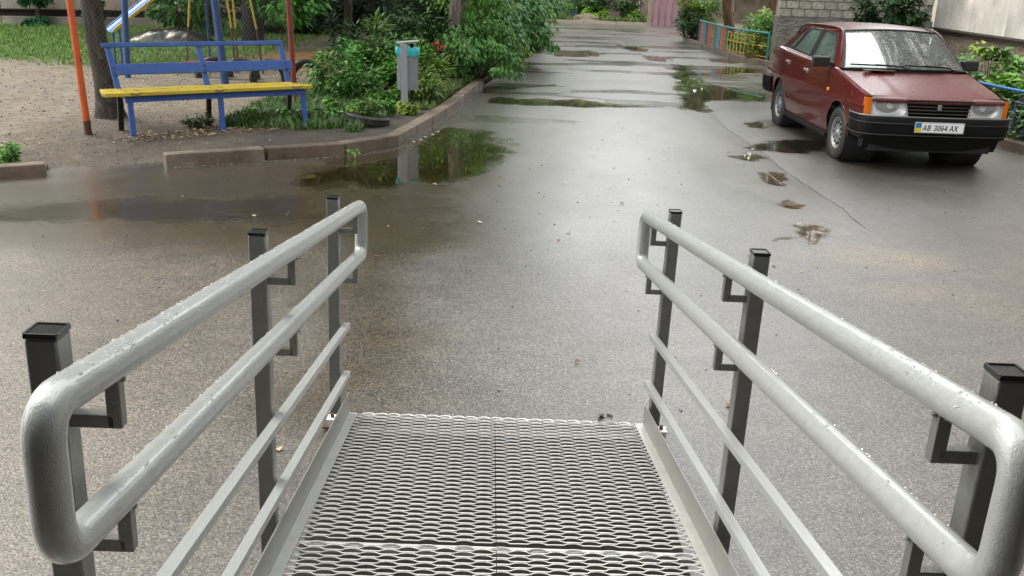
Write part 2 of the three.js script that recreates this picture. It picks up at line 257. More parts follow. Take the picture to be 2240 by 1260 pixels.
{ // earth of the yard (left), the beds (right) and everything beyond
  const earthMat = new THREE.MeshPhysicalMaterial({ map: grain, vertexColors: true, color: lin(1.7, 1.7, 1.7), roughness: 0.75, bumpMap: grainBump, bumpScale: 0.012 });
  const sheet = (X0, X1, Z0, Z1, st, keep) => {
    const nx = Math.round((X1 - X0) / st), nz = Math.round((Z1 - Z0) / st), pos = [], uv = [], col = [], idx = [];
    for (let j = 0; j <= nz; j++) for (let i = 0; i <= nx; i++) {
      const x = lerp(X0, X1, i / nx), z = lerp(Z1, Z0, j / nz);
      let y = yardH(x, z); const md = Math.hypot((x - 2.6) / 1.0, (z + 39.8) / 0.6); y += 0.24 * smooth(1, 0, md) * (0.7 + 0.6 * fbm(x * 2, z * 2, 4, 3));
      pos.push(x, y, z); uv.push(x / 1.3, z / 1.3);
      const n = fbm(x * 0.7, z * 0.7, 15, 4), n2 = fbm(x * 3, z * 3, 19, 3);
      let c = [0.212, 0.176, 0.13]; const mx = (b, t) => { c = c.map((q, k) => lerp(q, b[k], clamp(t))); };
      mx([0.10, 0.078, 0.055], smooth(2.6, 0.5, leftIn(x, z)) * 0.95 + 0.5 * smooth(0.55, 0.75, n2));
      if (x > -3.2 || rightIn(x, z) > -0.2) mx([0.05, 0.04, 0.028], smooth(-3.2, -2.6, x));
      const lawn = smooth(-16.4, -18.4, z + 1.5 * (n - 0.5) - 0.32 * (x + 8)) * smooth(-4.8, -6.2, x); mx([0.07, 0.11, 0.025], lawn * 0.85);
      const ochre = smooth(1.1, 0.4, Math.hypot((x + 4.2) / 1.5, (z + 19.4) / 2.6)); mx([0.30, 0.15, 0.045], ochre * smooth(0.3, 0.55, n));
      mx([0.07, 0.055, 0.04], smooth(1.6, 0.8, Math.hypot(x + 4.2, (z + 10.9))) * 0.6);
      if (z < -38.6) mx([0.16, 0.125, 0.085], 0.9);
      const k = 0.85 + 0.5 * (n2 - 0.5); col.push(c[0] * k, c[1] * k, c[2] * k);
    }
    for (let j = 0; j < nz; j++) for (let i = 0; i < nx; i++) { const a = j * (nx + 1) + i, b = a + nx + 1; const p = a * 3, q = (b + 1) * 3; if (keep && !keep((pos[p] + pos[q]) / 2, (pos[p + 2] + pos[q + 2]) / 2)) continue; idx.push(a, a + 1, b, b, a + 1, b + 1); }
    return build(pos, idx, uv, col);
  };
  struct('ground', sheet(-26, 1.4, -44, -6, 0.11, (x, z) => leftIn(x, z) > -0.45), earthMat);
  struct('ground', sheet(1.4, 14, -44, -38, 0.15, (x, z) => leftIn(x, z) > -0.4), earthMat);
  struct('ground', sheet(4.6, 14, -38, -6, 0.12, (x, z) => rightIn(x, z) > -0.2), earthMat);
  const far = new THREE.PlaneGeometry(700, 700); far.rotateX(-Math.PI / 2); far.translate(0, -0.12, -100);
  struct('terrain', far, std(0.11, 0.09, 0.06, 0.9));
}

// ---------------------------------------------------------------- kerbs: every stone its own piece
const kerbMat = [std(0.24, 0.19, 0.15, 0.5, { map: concreteTex, bumpMap: grainBump, bumpScale: 0.004 }), std(0.20, 0.155, 0.12, 0.45, { map: concreteTex, bumpMap: grainBump, bumpScale: 0.004 }), std(0.27, 0.225, 0.18, 0.55, { map: concreteTex, bumpMap: grainBump, bumpScale: 0.004 })];
function kerb(poly, len, h, off, seed, group) {
  const r = rngOf(seed), pts = []; let acc = 0;
  const cum = [0]; for (let i = 1; i < poly.length; i++) cum.push(cum[i - 1] + Math.hypot(poly[i][0] - poly[i - 1][0], poly[i][1] - poly[i - 1][1]));
  const at = (s) => { let i = 1; while (i < poly.length - 1 && cum[i] < s) i++; const t = (s - cum[i - 1]) / (cum[i] - cum[i - 1]); return [lerp(poly[i - 1][0], poly[i][0], t), lerp(poly[i - 1][1], poly[i][1], t)]; };
  const o = structGroup('kerb');
  for (let s = 0; s < cum.at(-1) - 0.3; s += len) {
    const a = at(s), b = at(Math.min(s + len, cum.at(-1))), dx = b[0] - a[0], dz = b[1] - a[1], L = Math.hypot(dx, dz), nx = dz / L, nz = -dx / L;
    const g = new RoundedBoxGeometry(L - 0.022 - 0.015 * r(), h + 0.15, 0.15, 2, 0.014); { const q = g.attributes.position, u = g.attributes.uv; for (let i = 0; i < q.count; i++) { u.setXY(i, q.getX(i) * 0.8 + s * 0.37, (q.getY(i) + q.getZ(i)) * 0.8 + s * 0.11); const n = (hash2(Math.round(q.getX(i) * 300), Math.round(q.getZ(i) * 300), seed) - 0.5) * 0.006; q.setY(i, q.getY(i) + n); } }
    g.computeVertexNormals();
    g.rotateZ((r() - 0.5) * 0.012); g.rotateY(Math.atan2(-dz, dx) + (r() - 0.5) * 0.012); g.translate((a[0] + b[0]) / 2 + nx * off, (h - 0.15) / 2 + (r() - 0.5) * 0.008, (a[1] + b[1]) / 2 + nz * off);
    mesh('kerb_stone', g, kerbMat[Math.floor(r() * 3)], o);
  }
  return o;
}
kerb([[-3.41, -9.10], [-2.52, -9.63], [-1.81, -10.04]], 1.0, 0.13, 0.075, 11);
kerb([[-1.81, -10.04], [-1.35, -10.61], [-1.15, -11.73], [-0.94, -13.16], [-0.71, -15.53], [-0.36, -19], [0.2, -25]], 0.78, 0.13, 0.075, 12);
kerb([[-4.29, -8.57], [-4.65, -8.36], [-9, -5.85]], 1.0, 0.12, -0.075, 13);
kerb([[5.10, -26.3], [5.2, -24.3], [5.8, -21.6], [5.92, -17], [5.96, -11.95], [6.16, -11.44], [7.6, -7.2]], 1.0, 0.13, 0.075, 14);
kerb([[5.02, -30.3], [4.98, -29.4], [5.10, -26.3]], 1.0, 0.13, 0.075, 15);

// ---------------------------------------------------------------- leaves
const leafMat = (rough = 0.42, tr = 0.22) => new THREE.MeshPhysicalMaterial({ color: 0xffffff, vertexColors: true, roughness: rough, transmission: tr, thickness: 0, specularIntensity: 0.55 });
const LEAF = leafMat(0.48, 0.32), LEAF_GLOSS = leafMat(0.4, 0.28);
class Leaves {
  constructor(seed) { this.p = []; this.c = []; this.i = []; this.u = []; this.r = rngOf(seed); }
  leaf(x, y, z, dir, up, len, wid, col, droop = 0.25) { // folded pointed oval of six faces
    const d = dir.clone().normalize(), s = new THREE.Vector3().crossVectors(d, up).normalize(), n = new THREE.Vector3().crossVectors(s, d).normalize();
    const P = (a, b, c) => { this.p.push(x + d.x * a + s.x * b + n.x * c, y + d.y * a + s.y * b + n.y * c, z + d.z * a + s.z * b + n.z * c); this.c.push(col[0], col[1], col[2]); this.u.push(0, 0); return this.p.length / 3 - 1; };
    const k = -droop * len, f = wid * 0.22, a = P(0, 0, 0), l = P(len * 0.38, wid * 0.5, f + k * 0.15), m = P(len * 0.42, 0, k * 0.15), r = P(len * 0.38, -wid * 0.5, f + k * 0.15), t = P(len, 0, k);
    this.i.push(a, m, l, a, r, m, l, m, t, m, r, t);
  }
  geo() { return build(this.p, this.i, this.u, this.c); }
}
// a clump of foliage: leaves on the shells of many small overlapping sprays
function clump(L, cx, cy, cz, rx, ry, rz, n, len, wid, col, o = {}) {
  const r = L.r, sprays = o.sprays ?? Math.max(6, Math.round(n / 70)), S = [];
  for (let k = 0; k < sprays; k++) { const a = r() * 6.283, b = Math.acos(2 * r() - 1), q = Math.pow(r(), 0.45); S.push([cx + rx * q * Math.sin(b) * Math.cos(a), cy + ry * q * Math.cos(b), cz + rz * q * Math.sin(b) * Math.sin(a), (0.22 + 0.25 * r()) * (o.spray ?? 1), 0.65 + 0.7 * r(), (r() - 0.5) * 0.3]); }
  for (let k = 0; k < n; k++) {
    const s = S[Math.floor(r() * S.length)], a = r() * 6.283, b = Math.acos(2 * r() - 1), q = s[3] * Math.min(rx, ry, rz) * 1.5 * Math.pow(r(), 0.35), ox = Math.sin(b) * Math.cos(a), oy = Math.cos(b), oz = Math.sin(b) * Math.sin(a);
    const x = s[0] + ox * q, y = s[1] + oy * q * 0.8, z = s[2] + oz * q; if (y < (o.floor ?? 0.06)) continue;
    const out = V(x - cx + ox * 0.3, (y - cy) * 0.6 + 0.1 - (o.droop ?? 0.15), z - cz + oz * 0.3).normalize(); out.x += (r() - 0.5) * 1.1; out.y += (r() - 0.5) * 0.9; out.z += (r() - 0.5) * 1.1;
    const up = V((r() - 0.5) * 0.9, 1, (r() - 0.5) * 0.9), v = 1.5 * s[4] * (0.8 + 0.4 * r()), w = s[5] + (r() - 0.5) * 0.16, sz = 0.65 + 0.6 * r();
    L.leaf(x, y, z, out, up, len * sz, wid * sz, [col[0] * v * (1 + w), col[1] * v * 1.06, col[2] * v * 0.72 * (1 - w)], o.bend ?? 0.25);
  }
}
function stems(list, r0, r1, material, parent) { return mesh('stem', list.map((p) => limb(p, r0, r1, 6, 5)), material, parent); }
const stemMat = std(0.10, 0.085, 0.05, 0.7), barkMat = std(0.115, 0.095, 0.072, 0.8, { map: barkTex, bumpMap: barkTex, bumpScale: 0.02 }), paleBark = std(0.40, 0.37, 0.32, 0.75, { map: barkTex, bumpMap: barkTex, bumpScale: 0.015 }), rustBark = std(0.30, 0.16, 0.075, 0.75, { map: barkTex, bumpMap: barkTex, bumpScale: 0.02 });
function shrub(name, label, cat, x, z, parts, o = {}) { // parts: [dx, y, dz, rx, ry, rz, n, len, wid, col]
  const y0 = o.y ?? yardH(x, z), t = thing(name, label, cat, [x, y0, z], 0, o.group), L = new Leaves(o.seed ?? 5), r = L.r;
  for (const q of parts) clump(L, q[0], q[1], q[2], q[3], q[4], q[5], q[6], q[7], q[8], q[9], { floor: 0.02, ...o });
  const f = mesh('foliage', L.geo(), o.mat ?? LEAF, t);
  const st = []; for (const q of parts) for (let k = 0; k < (o.nstem ?? 4); k++) { const ex = q[0] + (r() - 0.5) * q[3] * 1.4, ez = q[2] + (r() - 0.5) * q[5] * 1.4, ey = q[1] + (r() * 0.7 - 0.1) * q[4]; st.push([[q[0] * 0.35 + (r() - 0.5) * 0.15, -0.05, q[2] * 0.35 + (r() - 0.5) * 0.15], [lerp(q[0] * 0.4, ex, 0.5), ey * 0.5, lerp(q[2] * 0.4, ez, 0.5)], [ex, Math.max(0.1, ey), ez]]); }
  stems(st, o.stemR ?? 0.014, 0.004, o.stemMat ?? stemMat, t);
  return t;
}

// ---------------------------------------------------------------- the ramp with its mesh deck and two handrails
const silver = std(0.40, 0.42, 0.428, 0.36, { metalness: 0.2, map: paintTex, bumpMap: dropBump, bumpScale: 0.00025, clearcoat: 0.5, clearcoatRoughness: 0.12 });
const silverDull = tiled(std(0.25, 0.255, 0.25, 0.36, { metalness: 0.55, map: paintTex, bumpMap: grainBump, bumpScale: 0.0006 }), 2);
const zinc = tiled(std(0.56, 0.57, 0.56, 0.36, { metalness: 0.4, map: paintTex, bumpMap: grainBump, bumpScale: 0.0008 }), 2);
const shadedFlangeMat = tiled(std(0.34, 0.345, 0.335, 0.4, { metalness: 0.5, map: paintTex, bumpMap: grainBump, bumpScale: 0.0008 }), 2);  // angle iron metal again, with shade on its upright leg put into the colour
const strandMat = std(0.74, 0.735, 0.715, 0.34, { metalness: 0.3 });
const capMat = std(0.012, 0.012, 0.013, 0.3), rustMat = std(0.16, 0.09, 0.05, 0.85, { map: grain });
const RAMP = { pos: [-0.0495, 0.03, -3.8648], yaw: 0.0241, tan: Math.tan(0.1523), tilt: -0.0158 };
const rampY = (s, h) => s * RAMP.tan + h;
function onRamp(name, label, cat) { const o = thing(name, label, cat, RAMP.pos); o.rotation.set(0, RAMP.yaw, RAMP.tilt, 'YXZ'); return o; }
const dropMat = new THREE.MeshPhysicalMaterial({ color: 0xffffff, roughness: 0.03, transmission: 1, thickness: 0.002, ior: 1.33 });
{
  const t = onRamp('ramp', 'silver wheelchair ramp of expanded metal mesh leading down to the wet asphalt', 'ramp');
  // expanded metal: wavy tilted strands, neighbours touching at the knuckles
  const pitch = 0.0572, p = 0.0205, half = 0.621, cols = 2 * half / pitch;
  const panel = (s0, s1, x0, x1, seed) => {
    const pos = [], idx = [], uv = [], r = rngOf(seed);
    const n0 = Math.ceil(s0 / p), n1 = Math.floor(s1 / p), seg = Math.round((x1 - x0) / pitch * 8);
    for (let k = n0; k <= n1; k++) {
      const base = pos.length / 3;
      for (let i = 0; i <= seg; i++) {
        const x = lerp(x0, x1, i / seg), ph = (x + half) / pitch + (k & 1), q = Math.cos(ph * Math.PI), w = Math.sign(q) * Math.pow(Math.abs(q), 0.42), bow = Math.sqrt(Math.abs(q));
        const s = k * p + w * p * 0.40 - 0.0042 * bow + 0.0007 * (r() - 0.5), y = rampY(s, -0.004 + 0.0012 * (w + 1) + 0.0016 * bow + 0.0014 * (vnoise(x * 9, s * 9, seed) - 0.5)), th = 0.0012;
        // slanted ribbon whose top edge leans towards the lower end
        pos.push(x, y, s + 0.0034, x, y - 0.0020, s - 0.0034, x, y - 0.0041, s - 0.0034, x, y - 0.0021, s + 0.0034);
        for (let c = 0; c < 4; c++) uv.push(x, s);
      }
      for (let i = 0; i < seg; i++) for (let c = 0; c < 4; c++) { const a = base + i * 4 + c, b = base + i * 4 + (c + 1) % 4, a2 = a + 4, b2 = b + 4; idx.push(a, b, a2, b, b2, a2); }
    }
    const g = build(pos, idx, uv); return toCreasedNormals(g, 0.7);
  };
  const mid = -0.007; for (const [a, b, c, d, e] of [[0.02, 1.29, -half, mid - 0.0015, 3], [0.02, 1.29, mid + 0.0015, half, 4], [1.3, 2.86, -half, mid - 0.0015, 5], [1.3, 2.86, mid + 0.0015, half, 6]]) mesh('mesh_panel', panel(a, b, c, d, e), strandMat, t);
  for (const s of [-1, 1]) { // angle irons along both sides
    const a = mesh('side_angle', [bar([s * 0.641, rampY(0, -0.003), 0], [s * 0.641, rampY(2.9, -0.003), 2.9], 0.005, 0.038, 0.001)], zinc, t);
    mesh('side_flange', [bar([s * 0.6625, rampY(0, 0.046), 0], [s * 0.6625, rampY(2.9, 0.046), 2.9], 0.095, 0.005, 0.001)], shadedFlangeMat, t);
    mesh('clamp_plate', [box(0.045, 0.006, 0.05, s * 0.69, rampY(0.26, 0.06), 0.26), box(0.004, 0.06, 0.06, s * 0.668, rampY(0.26, 0.04), 0.26), box(0.05, 0.05, 0.006, s * 0.695, rampY(0.26, 0.035), 0.23)], std(0.7, 0.7, 0.68, 0.5), a);
    mesh('bolt', [rod([s * 0.69, rampY(0.26, 0.062), 0.26], [s * 0.69, rampY(0.26, 0.08), 0.26], 0.008, 0.008, 6)], rustMat, a);
  }
  for (const s of [0.015, 1.30, 2.88]) mesh('cross_bar', bar([-0.62, rampY(s, -0.024), s], [0.62, rampY(s, -0.024), s], 0.03, 0.02, 0.002), zinc, t);
  const e = []; const r = rngOf(9); for (let x = -0.6; x < 0.6; x += pitch) e.push(tube([[x, rampY(0.02, 0), 0.02], [x + pitch * 0.3, rampY(0.004, 0.002 * r()), 0.006], [x + pitch * 0.7, rampY(0.004, 0.002 * r()), 0.006], [x + pitch, rampY(0.02, 0), 0.02]], 0.003, 6, 5));
  mesh('front_edge', e, strandMat, t);
}
function handrail(sd, label, spots, end) { // sd: -1 left, 1 right
  const t = onRamp('handrail', label, 'handrail'), HU = 0.941, HL = 0.726, LX = 0.618, PX = sd < 0 ? 0.708 : 0.70;
  // closed loop of pipe with bent corners
  const s0 = end[0], s1 = end[1], rad = 0.062, pts = [], P = (s, h) => V(sd * LX, rampY(s, h), s);
  const corner = (s, h, ds, dh) => { const path = new THREE.QuadraticBezierCurve3(P(s + ds[0] * rad, h + ds[1] * rad), P(s, h), P(s + dh[0] * rad, h + dh[1] * rad)); return path; };
  const cp = new THREE.CurvePath(); const c1 = corner(s0, HU, [1, 0], [0, -1]), c2 = corner(s0, HL, [0, 1], [1, 0]), c3 = corner(s1, HL, [-1, 0], [0, 1]), c4 = corner(s1, HU, [0, -1], [-1, 0]);
  const all = [c1, new THREE.LineCurve3(c1.v2, c2.v0), c2, new THREE.LineCurve3(c2.v2, c3.v0), c3, new THREE.LineCurve3(c3.v2, c4.v0), c4, new THREE.LineCurve3(c4.v2, c1.v0)];
  all.forEach((c) => cp.add(c));
  const seq = []; for (const c of all) { const n = c.isLineCurve3 ? 12 : 14; for (let i = 0; i < n; i++) seq.push(c.getPoint(i / n)); }
  const R = 0.027, N = 22, pos = [], uv = [], idx = []; const side = V(1, 0, 0); let run = 0;
  for (let i = 0; i <= seq.length; i++) {
    const a = seq[(i - 1 + seq.length) % seq.length], b = seq[(i + 1) % seq.length], m = seq[i % seq.length], d = b.clone().sub(a).normalize(), nrm = new THREE.Vector3().crossVectors(side, d).normalize(); if (i) run += m.distanceTo(a);
    for (let k = 0; k <= N; k++) { const q = k / N * Math.PI * 2, rr = R; pos.push(m.x + side.x * Math.cos(q) * rr + nrm.x * Math.sin(q) * rr, m.y + nrm.y * Math.sin(q) * rr, m.z + nrm.z * Math.sin(q) * rr); uv.push(k / N * 0.17 * 7, run * 7); }
  }
  for (let i = 0; i < seq.length; i++) for (let k = 0; k < N; k++) { const a = i * (N + 1) + k, b = a + N + 1; idx.push(a, a + 1, b, b, a + 1, b + 1); }
  const rail = mesh('rail', build(pos, idx, uv), silver, t);
  { // beads of rain on the upper side of the pipe
    const r = rngOf(20 + sd), list = [], ico = new THREE.IcosahedronGeometry(1, 1);
    for (let k = 0; k < 1500; k++) { const up = r() < 0.72, s = lerp(s0 + 0.05, s1 - 0.08, r()), a = Math.PI / 2 + (r() - 0.5) * 2.6, h = up ? HU : HL, sz = 0.0011 + 0.0024 * r() * r(); const g = ico.clone(); g.scale(sz, sz * 0.8, sz * (1 + 0.4 * r())); g.translate(sd * LX + Math.cos(a) * (R + sz * 0.1), rampY(s, h) + Math.sin(a) * (R + sz * 0.1), s); list.push(g); }
    for (let k = 0; k < 60; k++) { const up = r() < 0.5, s = lerp(s0 + 0.05, s1 - 0.08, r()), sz = 0.0025 + 0.001 * r(), g = ico.clone(); g.scale(sz, sz * 1.3, sz); g.translate(sd * LX, rampY(s, up ? HU : HL) - R - sz * 0.5, s); list.push(g); }
    const m = mesh('water_drops', list, dropMat, rail); m.userData.kind = 'stuff';
  }
  for (const s of spots) {
    const top = rampY(s, 0.983), post = mesh('post', [box(0.048, top + 0.06, 0.048, sd * PX, (top - 0.06) / 2, s, 0, 0.005)], silverDull, t);
    const cap = [box(0.0495, 0.007, 0.0495, sd * PX, top + 0.003, s, 0, 0.002)]; const q = 0.023; for (const [a, b, c, d] of [[-q, -q, q, -q], [q, -q, q, q], [q, q, -q, q], [-q, q, -q, -q]]) cap.push(bar([sd * PX + a, top + 0.007, s + b], [sd * PX + c, top + 0.007, s + d], 0.004, 0.004, 0.001));
    mesh('cap', cap, capMat, post);
    for (const h of [HU, HL]) mesh('bracket', [bar([sd * (PX - 0.02), rampY(s, h - 0.092), s], [sd * (LX - 0.0), rampY(s, h - 0.092), s], 0.022, 0.022, 0.002), bar([sd * LX, rampY(s, h - 0.103), s], [sd * LX, rampY(s, h - 0.02), s], 0.022, 0.022, 0.002), ...[0, 1, 2, 3, 4, 5, 6, 7].map((k) => { const a = k / 8 * 6.283, w = new THREE.IcosahedronGeometry(0.0052 + 0.0012 * hash2(k, Math.round(h * 100)), 0); w.translate(sd * LX + Math.cos(a) * 0.013, rampY(s, h - 0.0255 + 0.004 * Math.abs(Math.sin(a * 2))), s + Math.sin(a) * 0.013); return w; })], silverDull, post);
    mesh('base_plate', box(0.1, 0.008, 0.1, sd * PX, -0.022, s), rustMat, post);
  }
  for (const h of [0.424, 0.2]) mesh('lower_bar', bar([sd * 0.661, rampY(spots[0] - 0.03, h), spots[0] - 0.03], [sd * 0.661, rampY(2.9, h), 2.9], 0.024, 0.03, 0.002), silver, t);
  return t;
}
handrail(-1, 'silver tubular handrail on the bench side of the ramp', [0.068, 1.31, 2.565], [-0.1, 2.79]);
handrail(1, 'silver tubular handrail with beads of rain on the car side of the ramp', [0.035, 1.285, 2.585], [-0.2, 2.80]);

{ const t = onRamp('dead_leaf', 'dark crumpled dead leaf lying on the lower edge of the ramp deck', 'leaf'); const L = new Leaves(7); for (let k = 0; k < 5; k++) L.leaf(0.46 + 0.012 * k, 0.008 + 0.004 * k, -0.012 + 0.01 * (k % 2), V(Math.cos(k * 1.9), 0.5, Math.sin(k * 1.9)), V(0.3, 1, 0.2), 0.035, 0.03, [0.02, 0.014, 0.01], 0.5); mesh('blade', L.geo(), std(1, 1, 1, 0.6, { vertexColors: true }), t); }

// ---------------------------------------------------------------- bench
const blue = chipped([0.03, 0.10, 0.37], [0.13, 0.16, 0.22], 301, 0.3), blueDark = std(0.018, 0.035, 0.13, 0.5, { map: paintTex }), blackPaint = std(0.014, 0.014, 0.016, 0.5), yellow = chipped([0.56, 0.42, 0.03], [0.16, 0.10, 0.045], 307, 0.33);
{
  const A = V(-4.17, 0, -10.28), B = V(-2.57, 0, -11.42), L = A.distanceTo(B), turn = Math.atan2(-(B.z - A.z), B.x - A.x);
  const y0 = 0.03, t = thing('bench', 'blue wooden park bench with a worn yellow seat beside the tree trunk', 'bench', [A.x, y0, A.z], turn);
  // local: x along the bench, -z towards the back
  const H = 0.485;
  for (const x of [0, L / 2, L]) {
    const lean = x === L ? 0.03 : 0;
    mesh('leg', bar([x + lean, -0.05, 0.03], [x, H, 0], 0.055, 0.045, 0.004), blue, t);
    mesh('rear_leg', bar([x - 0.03, -0.05, -0.40], [x - 0.02, H, -0.33], 0.055, 0.04, 0.004), blackPaint, t);
    mesh('back_support', bar([x - 0.03, H + 0.02, -0.33], [x - 0.08, 1.0, -0.44], 0.055, 0.05, 0.004), blue, t);
    mesh('seat_bearer', bar([x, H - 0.025, 0.02], [x - 0.01, H - 0.025, -0.36], 0.04, 0.05, 0.003), blueDark, t);
  }
  mesh('apron', bar([-0.05, H - 0.03, 0.022], [L + 0.02, H - 0.03, 0.022], 0.07, 0.02, 0.003), blue, t);
  mesh('apron', bar([-0.05, H - 0.03, -0.345], [L + 0.02, H - 0.03, -0.345], 0.06, 0.02, 0.003), blueDark, t);
  const plank = (name, x0, x1, y, z, w, h, m, seed, tiltX = 0) => { const g = new RoundedBoxGeometry(x1 - x0, h, w, 3, 0.008); const r = rngOf(seed), q = g.attributes.position, u = g.attributes.uv; for (let i = 0; i < q.count; i++) { const X = q.getX(i) / (x1 - x0); u.setXY(i, X * 2, (q.getZ(i) + q.getY(i)) * 2 + seed * 0.13); if (Math.abs(X) > 0.47) q.setX(i, q.getX(i) + 0.03 * (vnoise(q.getZ(i) * 40, q.getY(i) * 20, seed) - 0.5)); } g.rotateX(tiltX); g.computeVertexNormals(); g.translate((x0 + x1) / 2, y, z); return mesh(name, g, m, t); };
  plank('seat_plank', -0.27, L + 0.10, H + 0.025, 0.005, 0.125, 0.042, yellow, 1);
  plank('seat_plank', -0.24, L + 0.02, H + 0.027, -0.13, 0.13, 0.04, yellow, 2);
  plank('seat_plank', -0.22, L - 0.01, H + 0.025, -0.27, 0.13, 0.04, yellow, 3);
  plank('back_slat', -0.15, L - 0.08, 0.985, -0.405, 0.022, 0.05, blue, 4, -0.2);
  for (const x of [0, L / 2, L]) for (const [a, b, c] of [[x - 0.05, 0.755, -0.326], [x - 0.05, 0.705, -0.317]]) mesh('bolt', rod([a, b, c - 0.01], [a, b, c + 0.006], 0.009, 0.009, 8), rustMat, t);
  plank('back_slat', -0.06, L + 0.03, 0.73, -0.345, 0.025, 0.118, blue, 5, -0.22);
}

// ---------------------------------------------------------------- litter bin
{
  const t = thing('litter_bin', 'grey corrugated litter bin on posts with a turquoise bag and flat lid', 'litter bin', [-1.47, 0.085, -12.78]);
  const gm = std(0.27, 0.28, 0.33, 0.45, { metalness: 0.2, map: paintTex }), gl = std(0.36, 0.37, 0.42, 0.42, { metalness: 0.2, map: paintTex });
  mesh('body', grid(96, 10, (a, b) => { const q = a * Math.PI * 2, rr = 0.135 + 0.006 * Math.sin(a * 2 * Math.PI * 22); return [Math.sin(q) * rr, lerp(0.30, 0.83, b), Math.cos(q) * rr * 0.85]; }), gm, t);
  const bot = new THREE.CylinderGeometry(0.128, 0.128, 0.012, 28); bot.scale(1, 1, 0.85); bot.translate(0, 0.31, 0); mesh('bottom', bot, gm, t);
  mesh('post', bar([-0.025, -0.1, 0.14], [-0.035, 0.89, 0.14], 0.088, 0.03, 0.004), gl, t);
  mesh('rear_post', bar([0.045, -0.1, -0.13], [0.04, 0.88, -0.13], 0.05, 0.03, 0.004), blackPaint, t);
  mesh('lid', [bar([-0.145, 0.895, 0.01], [0.145, 0.925, 0.01], 0.018, 0.25, 0.005)], gl, t);
  const bagMat = std(0.05, 0.55, 0.60, 0.35, { transmission: 0.25, thickness: 0 });
  mesh('bag', grid(80, 10, (a, b) => { const q = a * Math.PI * 2, drop = 0.085 + 0.05 * fbm(Math.cos(q) * 2 + 5, Math.sin(q) * 2, 3, 3), f = 0.007 * Math.sin(a * 61) + 0.005 * Math.sin(a * 107 + b * 6); const e = b < 0.5 ? lerp(0.118, 0.142, b * 2) : 0.146 + 0.012 * Math.sin((b - 0.5) * 6.2) , y = b < 0.5 ? 0.78 + 0.06 * b * 2 : 0.845 - (b - 0.5) * 2 * drop; return [Math.sin(q) * (e + f), y + f * 0.6, Math.cos(q) * (e + f) * 0.86]; }), bagMat, t);
}

// ---------------------------------------------------------------- tyres of the yard
const rubber = std(0.011, 0.011, 0.012, 0.5, { bumpMap: grainBump, bumpScale: 0.003 });
function tyreGeo(R, w) { // a plain road tyre around the x axis
  const r = R * 0.62, pr = [[r, w * 0.36], [r + (R - r) * 0.25, w * 0.5], [R * 0.93, w * 0.5], [R * 0.99, w * 0.4], [R, w * 0.32], [R * 0.975, w * 0.15], [R, w * 0.12], [R, -w * 0.12], [R * 0.975, -w * 0.15], [R, -w * 0.32], [R * 0.99, -w * 0.4], [R * 0.93, -w * 0.5], [r + (R - r) * 0.25, -w * 0.5], [r, -w * 0.36], [r + 0.02, -w * 0.3], [r + 0.02, w * 0.3], [r, w * 0.36]].map(([a, b]) => new THREE.Vector2(a, b));
  const g = new THREE.LatheGeometry(pr, 44); g.rotateZ(-Math.PI / 2); return g;
}
{
  const t = thing('tyre_planter', 'old black tyre laid flat by the kerb with plants growing in it', 'planter', [-1.83, 0.12, -11.62], 0.4);
  const g = tyreGeo(0.27, 0.17); g.rotateZ(Math.PI / 2 - 0.14); mesh('tyre', g, rubber, t);
  const L = new Leaves(31); clump(L, -0.02, 0.13, -0.02, 0.2, 0.12, 0.2, 420, 0.055, 0.035, [0.07, 0.13, 0.03], { floor: 0, sprays: 9 }); mesh('foliage', L.geo(), LEAF, t);
  mesh('soil', (() => { const s = new THREE.CylinderGeometry(0.19, 0.19, 0.05, 20); s.translate(0, 0.01, 0); return s; })(), std(0.05, 0.038, 0.026, 0.9, { map: grain }), t);
}
const halfLabels = ['half-buried black tyre standing right behind the red pole', 'half-buried black tyre second from the red pole, behind the bench', 'half-buried black tyre third from the red pole, behind the bench', 'half-buried black tyre furthest from the red pole, behind the bench'];
[[-3.38, -15.3, 0.5, 0.40], [-4.02, -15.55, 0.35, 0.36], [-4.55, -15.8, 0.3, 0.34], [-5.05, -16.0, 0.5, 0.33]].forEach(([x, z, a, h], i) => { const t = thing('half_tyre', halfLabels[i], 'tyre', [x, yardH(x, z) + h - 0.31, z], a + Math.PI / 2, 'half-buried tyres edging the playground'); mesh('tread', tyreGeo(0.31, 0.17), rubber, t); });

